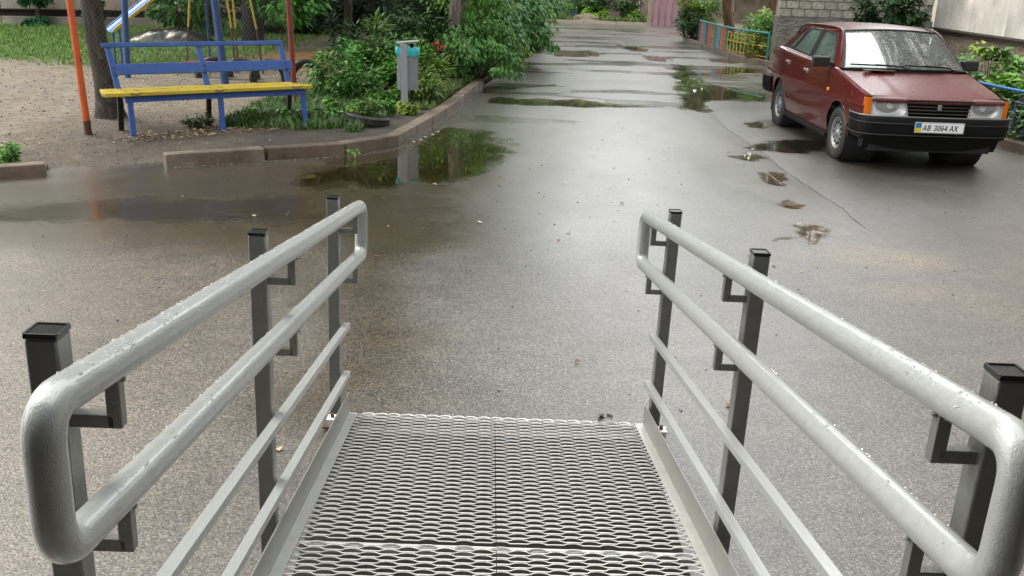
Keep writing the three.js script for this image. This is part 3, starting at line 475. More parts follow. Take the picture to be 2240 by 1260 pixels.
// ---------------------------------------------------------------- poles, swing, net and slide of the playground
const orange = chipped([0.56, 0.10, 0.02], [0.12, 0.045, 0.025], 311, 0.3), redPaint = chipped([0.24, 0.035, 0.018], [0.07, 0.035, 0.025], 313, 0.34), swBlue = std(0.03, 0.08, 0.26, 0.45, { map: paintTex }), swYellow = std(0.48, 0.36, 0.035, 0.5, { map: paintTex }), rustPole = std(0.14, 0.05, 0.025, 0.7, { map: grain }), wireMat = std(0.16, 0.15, 0.14, 0.5, { metalness: 0.5 });
{
  const t = thing('net_fence', 'chain-link net strung between an orange pole and a red pole behind the bench', 'fence');
  const a = [-4.65, 0.0, -10.28], b = [-3.04, 0.0, -13.09], H = 2.3, y0 = 0.05;
  const op = mesh('post', rod([a[0], -0.1, a[2]], [a[0] - 0.075, H, a[2]], 0.037, 0.037, 14), orange, t); op.userData.label = 'orange pole at the open end of the net';
  mesh('post_foot', rod([a[0], -0.1, a[2]], [a[0] - 0.008, 0.24, a[2]], 0.039, 0.039, 14), rustPole, op);
  const rp = mesh('post', rod([b[0], -0.1, b[2]], [b[0] - 0.06, H, b[2]], 0.037, 0.037, 14), redPaint, t); rp.userData.label = 'dark red pole behind the end of the bench';
  const dx = b[0] - a[0], dz = b[2] - a[2], Lf = Math.hypot(dx, dz), ux = dx / Lf, uz = dz / Lf, cell = 0.062, h1 = 1.9, list = [];
  const P = (s, y) => [a[0] + ux * s, y0 + y, a[2] + uz * s];
  for (let k = -Math.ceil(h1 / cell); k * cell < Lf; k++) for (const dir of [1, -1]) { // wires at 45 degrees, both ways
    const c = k * cell; let s0 = Math.max(0, c), s1 = Math.min(Lf, c + h1); if (s1 - s0 < 0.02) continue; const ya = s0 - c, yb = s1 - c; const off = dir * 0.0015, A = P(s0, dir > 0 ? ya : h1 - ya), B = P(s1, dir > 0 ? yb : h1 - yb); A[0] += off; B[0] += off; list.push(rod(A, B, 0.0011, 0.0011, 3));
  }
  const w = mesh('chain_link', list, wireMat, t); w.userData.kind = 'stuff';
  mesh('top_wire', rod(P(0, h1), P(Lf, h1), 0.004, 0.004, 5), wireMat, t);
}
{
  const t = thing('swing', 'playground swing with a blue post and thin yellow hanger rods behind the bench', 'swing', [-4.6, 0, -15.04]);
  mesh('post', rod([0.03, -0.1, 0], [-0.13, 2.4, 0], 0.06, 0.06, 12), swBlue, t);
  mesh('post', rod([-1.75, -0.1, -0.6], [-1.6, 2.4, -0.55], 0.05, 0.05, 12), swBlue, t);
  mesh('beam', rod([-1.7, 2.38, -0.58], [0.3, 2.38, 0.2], 0.035, 0.035, 10), swYellow, t);
  for (const [x0, x1, top] of [[-0.28, -0.52, 1], [0.20, 0.28, 1], [0.06, 0.24, 1], [0.33, 0.66, 0]]) { mesh('hanger', rod([x0, 2.36, 0.1], [lerp(x0, x1, 0.75), 0.95, 0.1], 0.016, 0.016, 7), swYellow, t); mesh('lower_rod', rod([lerp(x0, x1, 0.75), 0.95, 0.1], [x1, 0.28, 0.15], 0.014, 0.014, 7), rustPole, t); }
  mesh('seat', [bar([-0.55, 0.42, 0.1], [-0.1, 0.42, 0.1], 0.03, 0.22, 0.005)], redPaint, t); mesh('seat', [bar([0.22, 0.42, 0.1], [0.62, 0.42, 0.1], 0.03, 0.22, 0.005)], swYellow, t);
}
{
  const t = thing('slide', 'blue playground slide with yellow side rails behind the tree trunk', 'slide', [-7.08, 0.08, -17.0]);
  const a = [0, 0.60, 0.1], b = [1.55, 2.0, -0.9], w = 0.21, off = [0.35, 0, 0.55];
  const at = (k, q, dy = 0) => [lerp(a[0], b[0], k) + off[0] * q * w * 2.2, lerp(a[1], b[1], k) + dy, lerp(a[2], b[2], k) + off[2] * q * w * 2.2];
  mesh('chute', [grid(10, 14, (i, k) => at(k, i * 2 - 1, 0.05 * Math.pow(i * 2 - 1, 4)))], std(0.06, 0.16, 0.42, 0.35), t);
  for (const q of [-1.05, 1.05]) mesh('side_rail', [bar(at(0, q, 0.04), at(1, q, 0.04), 0.05, 0.035, 0.005)], q > 0 ? swYellow : std(0.10, 0.22, 0.45, 0.4), t);
  for (const k of [0.05, 0.95]) for (const q of [-1, 1]) mesh('leg', rod([at(k, q)[0], -0.1, at(k, q)[2]], at(k, q), 0.022, 0.022, 8), swBlue, t);
}

// ---------------------------------------------------------------- trees
function tree(label, cat, x, z, trunkPts, r0, r1, bark, crown, seed, col, o = {}) {
  const y0 = yardH(x, z), t = thing('tree', label, cat, [x, y0, z]), r = rngOf(seed);
  const parts = [limb(trunkPts, r0, r1, 14, 16, 0.16, seed)]; if (o.flare) parts.push(limb([[trunkPts[0][0], -0.12, trunkPts[0][2]], [trunkPts[0][0], 0.1, trunkPts[0][2]], [trunkPts[0][0], 0.42, trunkPts[0][2]]], r0 * 1.35, r0 * 0.9, 14, 6, 0.3, seed + 3));
  mesh('trunk', parts, bark, t);
  const top = trunkPts.at(-1), br = []; for (let k = 0; k < 9; k++) { const a = k * 2.4 + r(), h = top[1] * (0.6 + 0.4 * r()), q = crown.r * (0.5 + 0.4 * r()); br.push(limb([[top[0] * h / top[1], h, top[2]], [Math.cos(a) * q * 0.5, h + 0.9, Math.sin(a) * q * 0.5], [Math.cos(a) * q, h + 1.2 + r() * 1.5, Math.sin(a) * q]], r1 * 0.7, 0.02, 7, 6)); }
  for (const b of br) mesh('branch', b, bark, t);
  const L = new Leaves(seed); clump(L, crown.x ?? 0, crown.y, crown.z ?? 0, crown.r, crown.h, crown.r, crown.n, crown.leaf ?? 0.26, (crown.leaf ?? 0.26) * 0.58, col, { sprays: 46, spray: 0.62, floor: o.floor ?? 2.2 });
  mesh('crown', L.geo(), LEAF, t);
}
tree('leaning grey-brown tree trunk standing behind the left end of the blue bench', 'tree', -4.9, -11.47, [[0, -0.1, 0], [-0.03, 0.5, 0], [-0.10, 1.1, -0.02], [-0.08, 1.8, 0], [0.1, 4.2, 0]], 0.15, 0.09, barkMat, { y: 7.2, r: 3.2, h: 3.6, n: 6500, leaf: 0.34 }, 101, [0.055, 0.095, 0.025], { flare: 1, floor: 3.2 });
tree('pale grey trunk rising behind the big bush at the road edge', 'tree', -1.13, -17.0, [[0, -0.1, 0], [0.0, 0.8, 0], [0.03, 1.6, 0], [0.0, 4.4, 0]], 0.145, 0.10, paleBark, { y: 7.0, r: 2.9, h: 3.4, n: 6000, leaf: 0.34 }, 102, [0.05, 0.085, 0.024], { floor: 3.0 });
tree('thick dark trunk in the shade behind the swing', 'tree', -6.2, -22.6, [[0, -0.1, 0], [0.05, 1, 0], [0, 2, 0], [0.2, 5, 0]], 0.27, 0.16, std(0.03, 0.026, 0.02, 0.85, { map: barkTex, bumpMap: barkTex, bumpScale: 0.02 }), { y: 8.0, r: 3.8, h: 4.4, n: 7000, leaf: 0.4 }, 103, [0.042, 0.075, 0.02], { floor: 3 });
tree('slim dark trunk among the shrubs between the red pole and the litter bin', 'tree', -3.9, -22.0, [[0, -0.1, 0], [0.05, 1, 0], [0, 2, 0], [0.2, 4, 0]], 0.10, 0.07, barkMat, { y: 7.0, r: 2.8, h: 3.6, n: 5000, leaf: 0.36 }, 104, [0.045, 0.08, 0.022], { floor: 3 });
tree('rust-brown trunk behind the coloured fence, next to the round bush', 'tree', 5.85, -27.2, [[0, -0.1, 0], [-0.12, 0.6, 0], [-0.25, 1.3, 0], [-0.3, 4, 0]], 0.17, 0.12, rustBark, { y: 6.0, r: 2.6, h: 2.4, n: 2600, x: 0.8 }, 105, [0.07, 0.12, 0.03], { floor: 3.4 });
tree('rust-brown trunk behind the fence plants, nearer the brick wall', 'tree', 6.75, -26.8, [[0, -0.1, 0], [-0.04, 0.7, 0], [0.05, 1.4, 0], [0.2, 4, 0]], 0.20, 0.13, rustBark, { y: 6.6, r: 2.4, h: 2.2, n: 3000, x: 0.8 }, 106, [0.06, 0.10, 0.028], { floor: 3.4 });

// tall trees closing the yard: their crowns stand above the picture and show in the wet ground
const tall = [['tall tree behind the garage wall at far left', -16.5, -28.2], ['tall tree behind the garage wall, left of the slide', -12, -31], ['tall tree behind the back wall of the yard, left of the swing', -7.8, -31.5], ['tall tree behind the yard, in line with the red pole', -4.4, -31], ['tall tree behind the big roadside bush', -1.6, -32], ['tall tree beyond the road end, left of the painted panel', -0.6, -46], ['tall tree beyond the road end behind the painted panel', 3.0, -47.5], ['tall tree beyond the road end behind the mauve gate', 6.6, -46.5], ['tall tree beyond the road end, behind the brown trunks', 10.0, -43], ['tall tree between the garage wall and the dark back wall', -10, -29.8], ['tall tree behind the back wall, right of the red pole', -3.0, -29.4], ['tall tree by the left end of the garage wall', -20, -25]];
tall.forEach(([lab, x, z], i) => tree(lab, 'tree', x, z, [[0, -0.2, 0], [0.06, 1.5, 0], [0, 3, 0], [0.2, 7, 0]], 0.22, 0.12, barkMat, { y: z < -42 ? 4.6 : 6.6, r: 3.1, h: z < -42 ? 3.9 : 5.2, n: 6500, leaf: 0.44 }, 150 + i, i % 2 ? [0.06, 0.09, 0.014] : [0.075, 0.105, 0.016], { floor: 1.0 }));

// ---------------------------------------------------------------- shrubs and plants
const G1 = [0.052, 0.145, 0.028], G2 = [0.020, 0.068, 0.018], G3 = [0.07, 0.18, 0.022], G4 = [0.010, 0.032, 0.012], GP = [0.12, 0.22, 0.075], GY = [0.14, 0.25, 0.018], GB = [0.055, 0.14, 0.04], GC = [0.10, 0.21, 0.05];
// the big bush at the road edge
shrub('bush', 'large dense bush overhanging the kerb and the wet road', 'bush', -0.85, -17.3, [
  [-0.1, 0.52, 0.75, 0.5, 0.46, 0.55, 1700, 0.095, 0.044, GB], [0.22, 0.72, -0.2, 0.62, 0.58, 0.6, 1900, 0.10, 0.045, GB], [0.42, 0.40, 0.95, 0.34, 0.26, 0.42, 420, 0.09, 0.04, GB], [0.60, 0.28, 1.45, 0.26, 0.14, 0.32, 170, 0.09, 0.038, GB], [0.75, 0.5, -0.1, 0.34, 0.28, 0.4, 380, 0.095, 0.042, GC], [0.05, 1.45, -0.3, 0.8, 0.5, 0.7, 1300, 0.10, 0.045, GC]], { seed: 41, mat: LEAF_GLOSS, droop: 0.45, bend: 0.4, nstem: 7, stemR: 0.02 });
shrub('bush', 'bluish bush with drooping tips further along the road behind the pale trunk', 'bush', -0.38, -21.0, [
  [0.0, 0.85, 0.2, 0.8, 0.7, 0.8, 2200, 0.11, 0.052, GB], [0.55, 0.55, 0.5, 0.5, 0.4, 0.5, 900, 0.11, 0.05, GB], [0.5, 1.3, -0.3, 0.7, 0.6, 0.7, 1400, 0.11, 0.052, [0.10, 0.19, 0.085]], [0.95, 0.45, 0.7, 0.28, 0.2, 0.3, 220, 0.11, 0.05, GB]], { seed: 42, mat: LEAF_GLOSS, droop: 0.45, bend: 0.4, nstem: 7, stemR: 0.02 });
// bed beside the bin
const bed = 'leafy perennials in the bed behind the litter bin';
shrub('bed_plant', 'low leafy plant right beside the end of the bench seat', 'plant', -2.62, -14.0, [[0, 0.32, 0, 0.42, 0.34, 0.35, 1300, 0.10, 0.044, G1]], { seed: 51, nstem: 9, group: bed });
shrub('bed_plant', 'tall upright leafy plant midway between bench and litter bin', 'plant', -2.15, -14.8, [[0, 0.45, 0, 0.5, 0.48, 0.4, 1900, 0.13, 0.046, G1], [-0.1, 0.75, 0, 0.3, 0.3, 0.3, 420, 0.15, 0.042, [0.09, 0.16, 0.06]]], { seed: 52, nstem: 12, droop: 0, group: bed });
shrub('bed_plant', 'bright green leafy plant directly behind the litter bin', 'plant', -1.6, -14.3, [[0, 0.38, 0, 0.42, 0.36, 0.35, 1400, 0.12, 0.046, G3], [0.32, 0.3, 0.2, 0.3, 0.28, 0.3, 620, 0.12, 0.036, [0.12, 0.19, 0.05]]], { seed: 53, nstem: 9, droop: 0, group: bed });
shrub('bed_plant', 'pale-tipped plant between the litter bin and the big bush', 'plant', -1.28, -13.6, [[0, 0.26, 0, 0.26, 0.26, 0.3, 700, 0.12, 0.034, [0.11, 0.18, 0.055]]], { seed: 54, nstem: 7, droop: 0, group: bed });
shrub('bed_plant', 'dense low plants in front of the bed, left of the litter bin', 'plant', -2.05, -13.3, [[0, 0.24, 0, 0.5, 0.24, 0.3, 1200, 0.10, 0.05, G1]], { seed: 55, nstem: 8, group: bed });
shrub('bed_plant', 'darker tall plant at the back of the bed behind the bin lid', 'plant', -1.75, -16.4, [[0, 0.55, 0, 0.6, 0.5, 0.45, 1500, 0.12, 0.055, G2]], { seed: 56, nstem: 8, group: bed });
shrub('bed_plant', 'dark broad plant at the back of the bed near the red pole', 'plant', -2.75, -16.6, [[0, 0.42, 0, 0.55, 0.42, 0.45, 1300, 0.11, 0.055, G2]], { seed: 57, nstem: 8, group: bed });
{ const t = thing('red_flower', 'small patch of dusty red flowers beside the pale trunk', 'flowers', [-1.28, yardH(-1.28, -15.4), -15.4]); const L = new Leaves(58); clump(L, 0, 0.66, 0, 0.1, 0.06, 0.1, 70, 0.05, 0.05, [0.30, 0.05, 0.05], { sprays: 4 }); mesh('blossom', L.geo(), LEAF, t); stems([[[0, 0, 0], [0.02, 0.3, 0], [0, 0.66, 0]], [[0.03, 0, 0.02], [0.05, 0.3, 0], [0.06, 0.66, 0.02]]], 0.008, 0.004, stemMat, t); }
// backdrop of the yard
const back = 'dark shrubs closing the yard';
shrub('shrub', 'broad-leaved shrub in front of the garage wall, left of the blue swing post', 'shrub', -8.0, -24.2, [[0, 0.95, 0, 1.15, 0.75, 0.8, 2100, 0.2, 0.11, [0.045, 0.14, 0.035]]], { seed: 61, group: back, spray: 0.8 });
shrub('shrub', 'light green drooping shrub between swing rods and red pole', 'shrub', -5.0, -21.2, [[0, 1.15, 0, 0.75, 0.7, 0.6, 1300, 0.18, 0.10, [0.06, 0.16, 0.04]]], { seed: 62, group: back, floor: 0.5, spray: 0.8 });
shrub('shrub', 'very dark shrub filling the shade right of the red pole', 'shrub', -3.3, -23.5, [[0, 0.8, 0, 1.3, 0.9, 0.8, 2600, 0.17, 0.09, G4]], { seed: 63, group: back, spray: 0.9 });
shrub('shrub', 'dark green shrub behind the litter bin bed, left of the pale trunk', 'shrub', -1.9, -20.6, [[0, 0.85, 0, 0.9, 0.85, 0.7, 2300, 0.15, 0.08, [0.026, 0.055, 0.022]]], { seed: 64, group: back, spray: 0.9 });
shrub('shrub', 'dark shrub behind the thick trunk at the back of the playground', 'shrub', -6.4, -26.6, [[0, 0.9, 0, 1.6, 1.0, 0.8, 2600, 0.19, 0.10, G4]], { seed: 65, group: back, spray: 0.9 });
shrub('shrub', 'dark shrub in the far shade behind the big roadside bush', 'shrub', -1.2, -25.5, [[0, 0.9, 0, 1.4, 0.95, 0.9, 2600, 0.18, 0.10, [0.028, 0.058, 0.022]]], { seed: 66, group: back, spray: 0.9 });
shrub('ivy', 'column of dark ivy hanging on the garage wall at far left', 'ivy', -12.75, -25.9, [[0, 0.8, 0, 0.34, 0.85, 0.25, 900, 0.15, 0.11, [0.015, 0.075, 0.035]]], { seed: 67, nstem: 3 });
shrub('shrub', 'small dark shrub at the foot of the garage wall beside the orange pole', 'shrub', -11.3, -26.3, [[0, 0.35, 0, 0.4, 0.3, 0.3, 500, 0.13, 0.08, G4]], { seed: 68, group: back });
shrub('weed_clump', 'green weed clump on the kerb end at the left edge', 'weeds', -4.95, -8.72, [[0, 0.1, 0, 0.3, 0.12, 0.22, 620, 0.07, 0.03, G3]], { seed: 69, nstem: 5 });
shrub('weed_clump', 'dark weed tuft under the left part of the bench', 'weeds', -3.75, -10.95, [[0, 0.1, 0, 0.2, 0.1, 0.15, 280, 0.07, 0.03, [0.03, 0.05, 0.022]]], { seed: 70, nstem: 4 });
[['leafy weeds between the middle and right legs of the bench', -2.95, -11.55, 0.3], ['leafy weeds just behind the right rear leg of the bench', -2.55, -12.0, 0.3], ['leafy weeds between the bench end and the tyre planter', -2.25, -12.3, 0.32], ['leafy weeds close behind the tyre planter', -1.85, -12.35, 0.26], ['yellowish weeds at the foot of the litter bin posts', -1.42, -12.6, 0.16]].forEach(([lab, x, z, r], i) => shrub('weed_clump', lab, 'weeds', x, z, [[0, 0.09, 0, r, 0.11, r * 0.8, 420, 0.075, 0.04, i === 4 ? [0.13, 0.18, 0.03] : i % 2 ? [0.045, 0.13, 0.025] : [0.07, 0.17, 0.03]]], { seed: 170 + i, nstem: 5 }));
shrub('weed_clump', 'tiny weed sprouting from a joint in the kerb', 'weeds', -1.72, -9.98, [[0, 0.03, 0.06, 0.06, 0.05, 0.05, 50, 0.05, 0.02, G3]], { seed: 71, nstem: 2, y: 0.04 });
// the far end of the road
const fh = 'shrubs across the end of the road';
[['dark green shrub at the road end beside the painted panel', 3.1, -41.2, 0.8, G2], ['light green shrub at the road end above the earth mound', 2.6, -41.0, 0.55, [0.06, 0.12, 0.03]], ['dense dark shrub at the road end left of the mauve gate', 4.25, -40.6, 0.9, [0.025, 0.06, 0.022]], ['yellow-green weeds at the road end below the painted panel', 1.2, -40.4, 0.6, G3], ['shrub at the road end hidden partly by the roadside bush', 0.1, -40.5, 0.8, G1]].forEach(([lab, x, z, h, c], i) => shrub('far_shrub', lab, 'shrub', x, z, [[0, h * 0.9, 0, 0.75, h * 0.9, 0.5, 1100, 0.17, 0.085, c], [0.2, 0.2, 0.5, 0.6, 0.22, 0.3, 320, 0.13, 0.05, GY]], { seed: 80 + i, group: fh, spray: 0.9 }));
shrub('round_bush', 'round bush, dark below and yellow-green above, at the bend of the right kerb', 'bush', 5.2, -29.9, [[0.0, 0.52, 0, 0.5, 0.5, 0.5, 2000, 0.12, 0.06, [0.03, 0.07, 0.026]], [-0.1, 1.05, 0, 0.45, 0.35, 0.4, 900, 0.12, 0.05, GY], [0.55, 0.95, -0.3, 0.45, 0.5, 0.4, 900, 0.13, 0.05, [0.08, 0.17, 0.04]]], { seed: 88 });
shrub('fence_plant', 'pale green flowering plants behind the teal fence rail', 'plant', 5.85, -25.0, [[0, 0.55, 0, 0.42, 0.4, 0.5, 1300, 0.12, 0.07, GP], [0.3, 0.85, -0.5, 0.3, 0.25, 0.3, 380, 0.11, 0.08, [0.24, 0.30, 0.2]]], { seed: 89 });
shrub('fence_plant', 'pale leafy plants against the left edge of the brick wall', 'plant', 6.0, -23.8, [[0, 0.55, 0, 0.42, 0.42, 0.35, 1300, 0.11, 0.07, GP]], { seed: 90 });
shrub('fence_plant', 'brownish green low plants behind the yellow fence frames', 'plant', 5.72, -23.3, [[0, 0.28, 0, 0.35, 0.28, 0.4, 900, 0.09, 0.045, [0.12, 0.12, 0.03]]], { seed: 91 });
shrub('wall_shrub', 'dark shrub on thin stems in front of the brick wall above the car roof', 'shrub', 7.75, -20.9, [[0, 1.35, 0, 0.75, 0.45, 0.45, 1300, 0.15, 0.085, [0.022, 0.055, 0.024]], [0.45, 1.05, 0.1, 0.4, 0.25, 0.3, 420, 0.14, 0.08, [0.04, 0.10, 0.03]], [-0.45, 1.0, 0.0, 0.25, 0.25, 0.25, 260, 0.14, 0.08, G4]], { seed: 92, nstem: 6, floor: 0.7, stemR: 0.03 });
const rb = 'leafy plants in the bed beside the car';
shrub('bed_shrub', 'tall pale green plant behind the car mirror against the plinth', 'plant', 8.1, -16.6, [[0, 0.4, 0, 0.42, 0.36, 0.4, 520, 0.16, 0.10, [0.10, 0.19, 0.06]], [-0.25, 0.82, 0, 0.16, 0.16, 0.16, 60, 0.15, 0.10, [0.15, 0.24, 0.06]]], { seed: 93, group: rb });
shrub('bed_shrub', 'bright green spreading plant in the bed at the right edge', 'plant', 7.6, -14.2, [[0, 0.36, 0, 0.72, 0.32, 0.6, 1200, 0.15, 0.09, [0.10, 0.20, 0.04]], [0.3, 0.66, 0, 0.3, 0.16, 0.3, 160, 0.15, 0.09, [0.13, 0.24, 0.05]]], { seed: 94, group: rb });
shrub('bed_shrub', 'dark green plants behind the blue-topped fence at the right edge', 'plant', 6.75, -12.3, [[0, 0.32, 0, 0.4, 0.32, 0.5, 1200, 0.14, 0.09, [0.03, 0.085, 0.03]]], { seed: 95, group: rb });
shrub('bed_shrub', 'green plants between the car and the plinth', 'plant', 6.9, -15.2, [[0, 0.4, 0, 0.5, 0.4, 0.5, 1000, 0.13, 0.08, G1]], { seed: 96, group: rb });
{ // a weed with leaves large enough to tell apart
  const t = thing('broad_weed', 'young plant with large pale leaves on the kerb beside the car bumper', 'plant', [6.16, 0.08, -11.85]), r = rngOf(97);
  stems([[[0, -0.05, 0], [0.01, 0.2, 0], [-0.01, 0.42, 0.02]], [[0.05, -0.05, -0.05], [0.12, 0.15, -0.05], [0.2, 0.3, -0.02]]], 0.007, 0.003, stemMat, t);
  const mats = [[0.10, 0.17, 0.08], [0.07, 0.14, 0.05], [0.13, 0.20, 0.10]].map((c) => std(...c, 0.38));
  for (let k = 0; k < 16; k++) { const L = new Leaves(300 + k), a = k * 2.4, h = 0.08 + 0.37 * k / 16; L.leaf(0.02 * Math.cos(a) + (k % 4 === 3 ? 0.17 : 0), h, 0.02 * Math.sin(a), V(Math.cos(a), 0.25 + 0.2 * r(), Math.sin(a)), V(0, 1, 0), 0.13 + 0.05 * r(), 0.085, [1, 1, 1], 0.3); const g = L.geo(); g.deleteAttribute('color'); mesh('leaf', g, mats[k % 3], t); }
}
{ // grass of the yard and tufts by the bench: uncountable
  const r = rngOf(120), pos = [], idx = []; for (let k = 0; k < 7; k++) { const a = r() * 6.28, l = 0.6 + 0.6 * r(), b = pos.length / 3, ox = (r() - 0.5) * 0.5, oz = (r() - 0.5) * 0.5, w = 0.055, cx = Math.cos(a), cz = Math.sin(a); pos.push(ox - cz * w, 0, oz + cx * w, ox + cz * w, 0, oz - cx * w, ox + cx * 0.15 - cz * w * 0.7, l * 0.6, oz + cz * 0.15 + cx * w * 0.7, ox + cx * 0.15 + cz * w * 0.7, l * 0.6, oz + cz * 0.15 - cx * w * 0.7, ox + cx * 0.45, l, oz + cz * 0.45); idx.push(b, b + 1, b + 2, b + 2, b + 1, b + 3, b + 2, b + 3, b + 4); }
  const g = build(pos, idx), M = new THREE.Matrix4(), Q = new THREE.Quaternion(), mats = [], cols = [];
  const put = (x, z, s, c) => { Q.setFromAxisAngle(V(0, 1, 0), r() * 6.28); mats.push(M.clone().compose(V(x, yardH(x, z) - 0.01, z), Q, V(s * 1.1, s, s * 1.1))); const v = 0.7 + 0.6 * r(); cols.push(new THREE.Color().setRGB(c[0] * v * (0.85 + 0.3 * r()), c[1] * v, c[2] * v)); };
  for (let k = 0; k < 60000; k++) { const x = lerp(-18, -4.9, r()), z = lerp(-29, -15.5, r()), n = fbm(x * 0.7, z * 0.7, 15, 4); const d = smooth(-16.4, -18.4, z + 1.5 * (n - 0.5) - 0.32 * (x + 8)) * smooth(-4.8, -6.2, x); if (r() > d * (0.35 + 0.9 * fbm(x * 1.5, z * 1.5, 3, 3)) + 0.004) continue; put(x, z, 0.05 + 0.05 * r(), [0.15, 0.27, 0.045]); }
  for (let k = 0; k < 5200; k++) { const x = lerp(-3.5, -1.2, r()), z = lerp(-14.5, -11.0, r()), l = leftIn(x, z), toBench = (x + 3.3) * 0.58 * 1.2 - (z + 10.9) * 0.6; if (l < 0.55 || z > -11.15 - 0.72 * (x + 2.6) + 0.25 && x < -2.0) continue; if (r() > 0.25 + fbm(x * 2, z * 2, 9, 3)) continue; put(x, z, 0.05 + 0.09 * r(), [0.075, 0.165, 0.03]); }
  for (let k = 0; k < 1500; k++) { const a = r(), x = lerp(-3.35, -2.5, a) + (r() - 0.5) * 0.2, z = lerp(-11.3, -11.95, a) + (r() - 0.5) * 0.55; put(x, z, 0.06 + 0.1 * r(), [0.06, 0.14, 0.025]); }
  for (let k = 0; k < 1600; k++) { const z = lerp(-13, -20, r()), x = lerp(-0.94, -0.36, (z + 13) / -7) - 0.2 - 0.35 * r(); put(x, z, 0.05 + 0.08 * r(), [0.12, 0.18, 0.035]); }
  for (let k = 0; k < 2200; k++) { const z = lerp(-31, -11, r()), x = 6.15 + 0.9 * r() * r() - smooth(-21.6, -26, z) * 0.8; put(x, z, 0.05 + 0.1 * r(), [0.08, 0.16, 0.035]); }
  for (let k = 0; k < 1500; k++) { const x = lerp(0.5, 6, r()), z = -39.4 - 1.5 * r(); put(x, z, 0.08 + 0.14 * r(), [0.10, 0.17, 0.03]); }
  for (let k = 0; k < 260; k++) { const x = lerp(-6.5, -4.4, r()), z = -8.5 - 0.57 * (-4.3 - x) * -1 - 0.4 * r() - 0.1; put(x, Math.min(z, -8.75), 0.04 + 0.05 * r(), [0.08, 0.15, 0.03]); }
  const im = new THREE.InstancedMesh(g, new THREE.MeshPhysicalMaterial({ color: 0xffffff, roughness: 0.5, transmission: 0.2, thickness: 0 }), mats.length); mats.forEach((m, i) => { im.setMatrixAt(i, m); im.setColorAt(i, cols[i]); });
  im.name = 'grass'; tag(im, 'short green grass of the playground lawn and along the kerbs', 'grass'); im.userData.kind = 'stuff'; im.castShadow = im.receiveShadow = true; scene.add(im);
}
{ // fallen leaves and grit under the bench and along the kerb
  const L = new Leaves(130), r = L.r, cs = [[0.20, 0.10, 0.05], [0.30, 0.20, 0.09], [0.12, 0.06, 0.035], [0.38, 0.30, 0.16]];
  const put = (x, z, y) => L.leaf(x, y, z, V(r() - 0.5, 0.1 * r(), r() - 0.5), V((r() - 0.5) * 0.5, 1, (r() - 0.5) * 0.5), 0.025 + 0.035 * r(), 0.02 + 0.02 * r(), cs[Math.floor(r() * 4)], 0.1);
  for (let k = 0; k < 420; k++) { const a = r(), x = lerp(-4.2, -2.2, a) + (r() - 0.5) * 0.3, z = lerp(-10.2, -11.65, a) + (r() - 0.35) * 0.5; put(x, z, yardH(x, z) + 0.006); }
  for (let k = 0; k < 90; k++) { const x = lerp(-7, -4, r()), z = lerp(-14, -9.5, r()); put(x, z, yardH(x, z) + 0.006); }
  for (let k = 0; k < 60; k++) { const x = lerp(-3, 5.5, r()), z = lerp(-14, -3, r()); put(x, z, roadH(x, z) + 0.005); }
  for (const [x, z] of [[-1.22, -10.95], [-1.15, -11.1], [-1.12, -11.3], [-1.05, -11.5], [-1.0, -11.72], [0.45, -9.0], [-0.3, -7.4], [1.6, -10.4]]) { L.leaf(x, 0.012, z, V(1, 0, 0.3), V(0, 1, 0), 0.05, 0.03, [0.6, 0.58, 0.52], 0.1); }
  const m = mesh('fallen_leaves', L.geo(), std(1, 1, 1, 0.7, { vertexColors: true })); tag(m, 'scattered brown fallen leaves under the bench and on the asphalt', 'leaves'); m.userData.kind = 'stuff';
}

{ // pebbles and grit on the bare earth and along the kerb
  const r = rngOf(133), g = new THREE.IcosahedronGeometry(1, 0), ms = [], cs = [], Q = new THREE.Quaternion();
  const put = (x, z, y, s) => { Q.setFromEuler(new THREE.Euler(r() * 6, r() * 6, r() * 6)); ms.push(new THREE.Matrix4().compose(V(x, y + s * 0.2, z), Q, V(s, s * 0.6, s * (0.7 + 0.5 * r())))); const v = 0.06 + 0.26 * r() * r(); cs.push(new THREE.Color().setRGB(v, v * 0.9, v * 0.76)); };
  for (let k = 0; k < 4200; k++) { const z = lerp(-19, -8.8, r()), x = lerp(-9, -2.6, r()), l = leftIn(x, z); if (l < 0.1) continue; put(x, z, yardH(x, z), 0.005 + 0.013 * r() * r()); }
  for (let k = 0; k < 700; k++) { const z = lerp(-16, -4, r()), x = lerp(-4, 5.5, r()); put(x, z, roadH(x, z), 0.003 + 0.005 * r()); }
  for (let k = 0; k < 700; k++) { const a = r() * 4.5, i = Math.min(5, Math.floor(a * 1.2)), p = KERB_L[i], q = KERB_L[i + 1], t = r(), x = lerp(p[0], q[0], t) + 0.03 + 0.12 * r() * r(), z = lerp(p[1], q[1], t) + 0.06 * r(); put(x, z, roadH(x, z), 0.003 + 0.007 * r()); }
  const im = new THREE.InstancedMesh(g, std(1, 1, 1, 0.6), ms.length); ms.forEach((m, i) => { im.setMatrixAt(i, m); im.setColorAt(i, cs[i]); }); im.name = 'gravel'; tag(im, 'loose pebbles and grit on the bare playground earth and the asphalt', 'gravel'); im.userData.kind = 'stuff'; im.castShadow = im.receiveShadow = true; scene.add(im);
}

